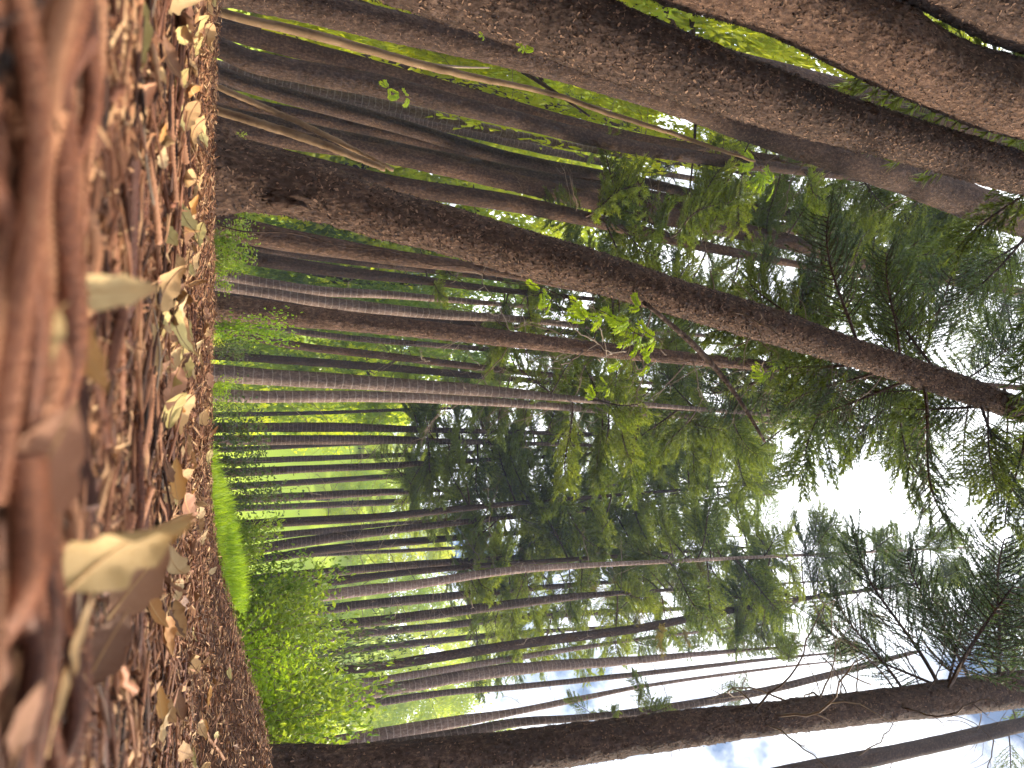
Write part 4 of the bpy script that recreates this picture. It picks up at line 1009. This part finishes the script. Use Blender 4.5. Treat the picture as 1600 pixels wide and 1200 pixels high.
leaf_px('smooth oval brown leaf standing upright near the top of the litter', 262, 115, 276, 192, .85, (20, 'brown', .2, .4, .55, .1))
leaf_px('round dark hollow curled leaf beside the smooth oval brown leaf', 268, 88, 280, 140, .4, (21, 'brown', .5, 1.0, .5, .1))
leaf_px('tan oval leaf with a dark midrib standing upright before the burled trunk', 262, 306, 270, 362, .9, (22, 'tan', .15, .35, .6, .12))
leaf_px('shaded olive-brown folded leaf directly below the tan oval leaf', 250, 352, 278, 386, .75, (23, 'olive', .4, .8, .7, .15))
leaf_px('broad tan leaf with lobed edge in the middle litter', 262, 396, 290, 428, .8, (24, 'tan', .3, .5, .7, .2))
leaf_px('greenish-grey curled leaf piece behind the broad tan leaf', 286, 404, 302, 434, .6, (25, 'olive', .4, .5, .5, .1))
leaf_px('long tan leaf arching up like a hoop near the crest', 290, 448, 330, 432, .5, (26, 'tan', 1.0, .8, .25, .4))
leaf_px('dark brown curled leaf with a hole below the hooped leaf', 268, 462, 288, 440, .5, (27, 'brown', .6, 1.0, .6, .1))
leaf_px('golden olive folded leaf edge-on below the hooped leaf', 275, 462, 296, 530, .55, (28, 'olive', .3, .8, .35, .2))
leaf_px('crumpled pale leaf beside the golden olive folded leaf', 282, 505, 300, 538, .6, (29, 'pale', .7, .8, .6, .2))
leaf_px('sharp pointed pale leaf near the crest before the straight dark trunk', 298, 552, 318, 528, .6, (30, 'pale', .4, .7, .3, .3))
leaf_px('long straw-coloured leaf standing near the crest before the pale pair', 305, 540, 316, 572, .7, (31, 'tan', .3, .6, .3, .3))
leaf_px('long pale leaf lying lengthwise at the blur edge below the fat tan leaf', 235, 500, 248, 590, .6, (32, 'pale', .2, .5, .25, .2))
leaf_px('tall tan leaf standing up in the middle litter before the pale pair', 275, 610, 300, 640, .7, (33, 'tan', .6, .6, .5, .2))
leaf_px('broad tan leaf lying just above the glossy orange-brown leaf', 278, 672, 294, 716, .8, (34, 'tan', .3, .4, .6, .2))
leaf_px('glossy orange-brown leaf bent over the litter', 285, 698, 298, 748, .75, (35, 'orange', .4, .8, .6, .1))
leaf_px('small pale yellow leaf tip below the orange-brown leaf', 279, 738, 288, 760, .6, (36, 'pale', .4, .6, .5, .1))
leaf_px('bright tan leaf flat near the crest before the grass bank', 308, 808, 314, 832, .8, (37, 'tan', .2, .3, .7, .2))
leaf_px('small tan leaf leaning near the crest beyond the orange-brown leaf', 303, 700, 312, 722, .7, (38, 'tan', .4, .5, .6, .2))
leaf_px('large crumpled tan leaf with dark hollows below the large olive leaf', 255, 925, 283, 1000, .7, (39, 'tan', .6, .9, .55, .1))
leaf_px('ochre curled leaf nearer the camera than the crumpled tan leaf', 228, 920, 255, 985, .5, (40, 'orange', .5, 1.0, .4, .1))
leaf_px('tan wrinkled leaf among rope-like twigs near the picture bottom', 250, 1092, 272, 1130, .7, (41, 'tan', .5, .6, .6, .2))
leaf_px('slim olive-tan leaf upright near the mound foot, lowest sharp leaf', 294, 1162, 304, 1198, .7, (42, 'olive', .3, .5, .35, .2))
leaf_px('grey twisted leaf at the foot of the litter mound', 302, 1052, 316, 1030, .5, (43, 'pale', .8, .9, .5, .3))
leaf_px('small tan leaf on the lower mound beside the grey twisted leaf', 318, 1040, 326, 1025, .7, (44, 'tan', .3, .5, .5, .2))
leaf_px('blurred pale stalk-like leaf lying near the bottom left', 80, 1140, 135, 930, .5, (45, 'pale', .15, .9, .14, .2))
leaf_px('blurred olive-brown leaf lying flat below the shaded brown leaf', 128, 1080, 200, 950, .8, (46, 'brown', .2, .4, .5, .1))
leaf_px('blurred pinkish leaf sliver at the bottom left corner', 20, 1190, 60, 1060, .6, (47, 'pink', .3, .6, .3, .1))
SHAPES = [(60 + i, c, cu, cp, w, .2, 1.6, tw) for i, (c, cu, cp, w, tw) in enumerate([('tan', .5, .6, .5, .2), ('tan', .9, .9, .45, -.3), ('pale', .6, .5, .5, .4), ('orange', .4, .8, .45, 0), ('brown', .7, .9, .5, .3), ('pink', .3, .5, .5, 0), ('olive', .6, .8, .42, -.5), ('brown', .3, .5, .55, .2), ('tan', 1.2, 1.0, .5, .6)])]
g = np.random.default_rng(91)
for i in range(140):
    v = g.uniform(225, 330); u = g.uniform(-20, 1220)
    if u > 940 and i % 2: v += g.uniform(0, 60)
    p = hit(v, u)
    if p is None or p[1] > 6: continue
    sz = g.uniform(.028, .075) * (1 if p[1] > .8 else .6); a = g.uniform(0, 6.28)
    sh = SHAPES[g.integers(len(SHAPES))]
    view = -p / np.linalg.norm(p)
    up = np.array([g.normal() * .5, g.normal() * .4, 1.0]) + view * g.uniform(.3, 2.2)
    cname = {'tan': 'tan', 'pale': 'straw', 'orange': 'orange-brown', 'brown': 'dark brown', 'pink': 'pinkish', 'olive': 'olive'}[sh[1]]
    o = fallen_leaf('', p * .985 + [0, 0, .006 + sz * .22], [math.cos(a), math.sin(a) * .7, g.normal() * .3], up, sz, sh)
    pend(o, '%s %s dry leaf' % ('tiny' if sz < .04 else 'small' if sz < .058 else 'larger', cname), v, u, 'leaf', 'small dry leaves in the litter')
settle()

# ------------------------------------------------------------------ air between the trunks
def haze():
    x0, x1, y0, y1, z0, z1 = -90, 90, -20, 130, -3, 42
    V = [(x, y, z) for z in (z0, z1) for y in (y0, y1) for x in (x0, x1)]
    Q = [(0, 2, 3, 1), (4, 5, 7, 6), (0, 1, 5, 4), (2, 6, 7, 3), (0, 4, 6, 2), (1, 3, 7, 5)]
    mt, n, l = new_mat('forest_air')
    o = n.new('ShaderNodeOutputMaterial'); v = n.new('ShaderNodeVolumePrincipled')
    v.inputs['Density'].default_value = .0016; v.inputs['Color'].default_value = (.55, .70, 1, 1); v.inputs['Anisotropy'].default_value = .0
    l.new(v.outputs[0], o.inputs['Volume'])
    h = link('haze', mesh_np('haze', V, None, Q, False, [mt])); tag(h, 'thin bluish air between the trunks', 'haze', kind='stuff')
haze()
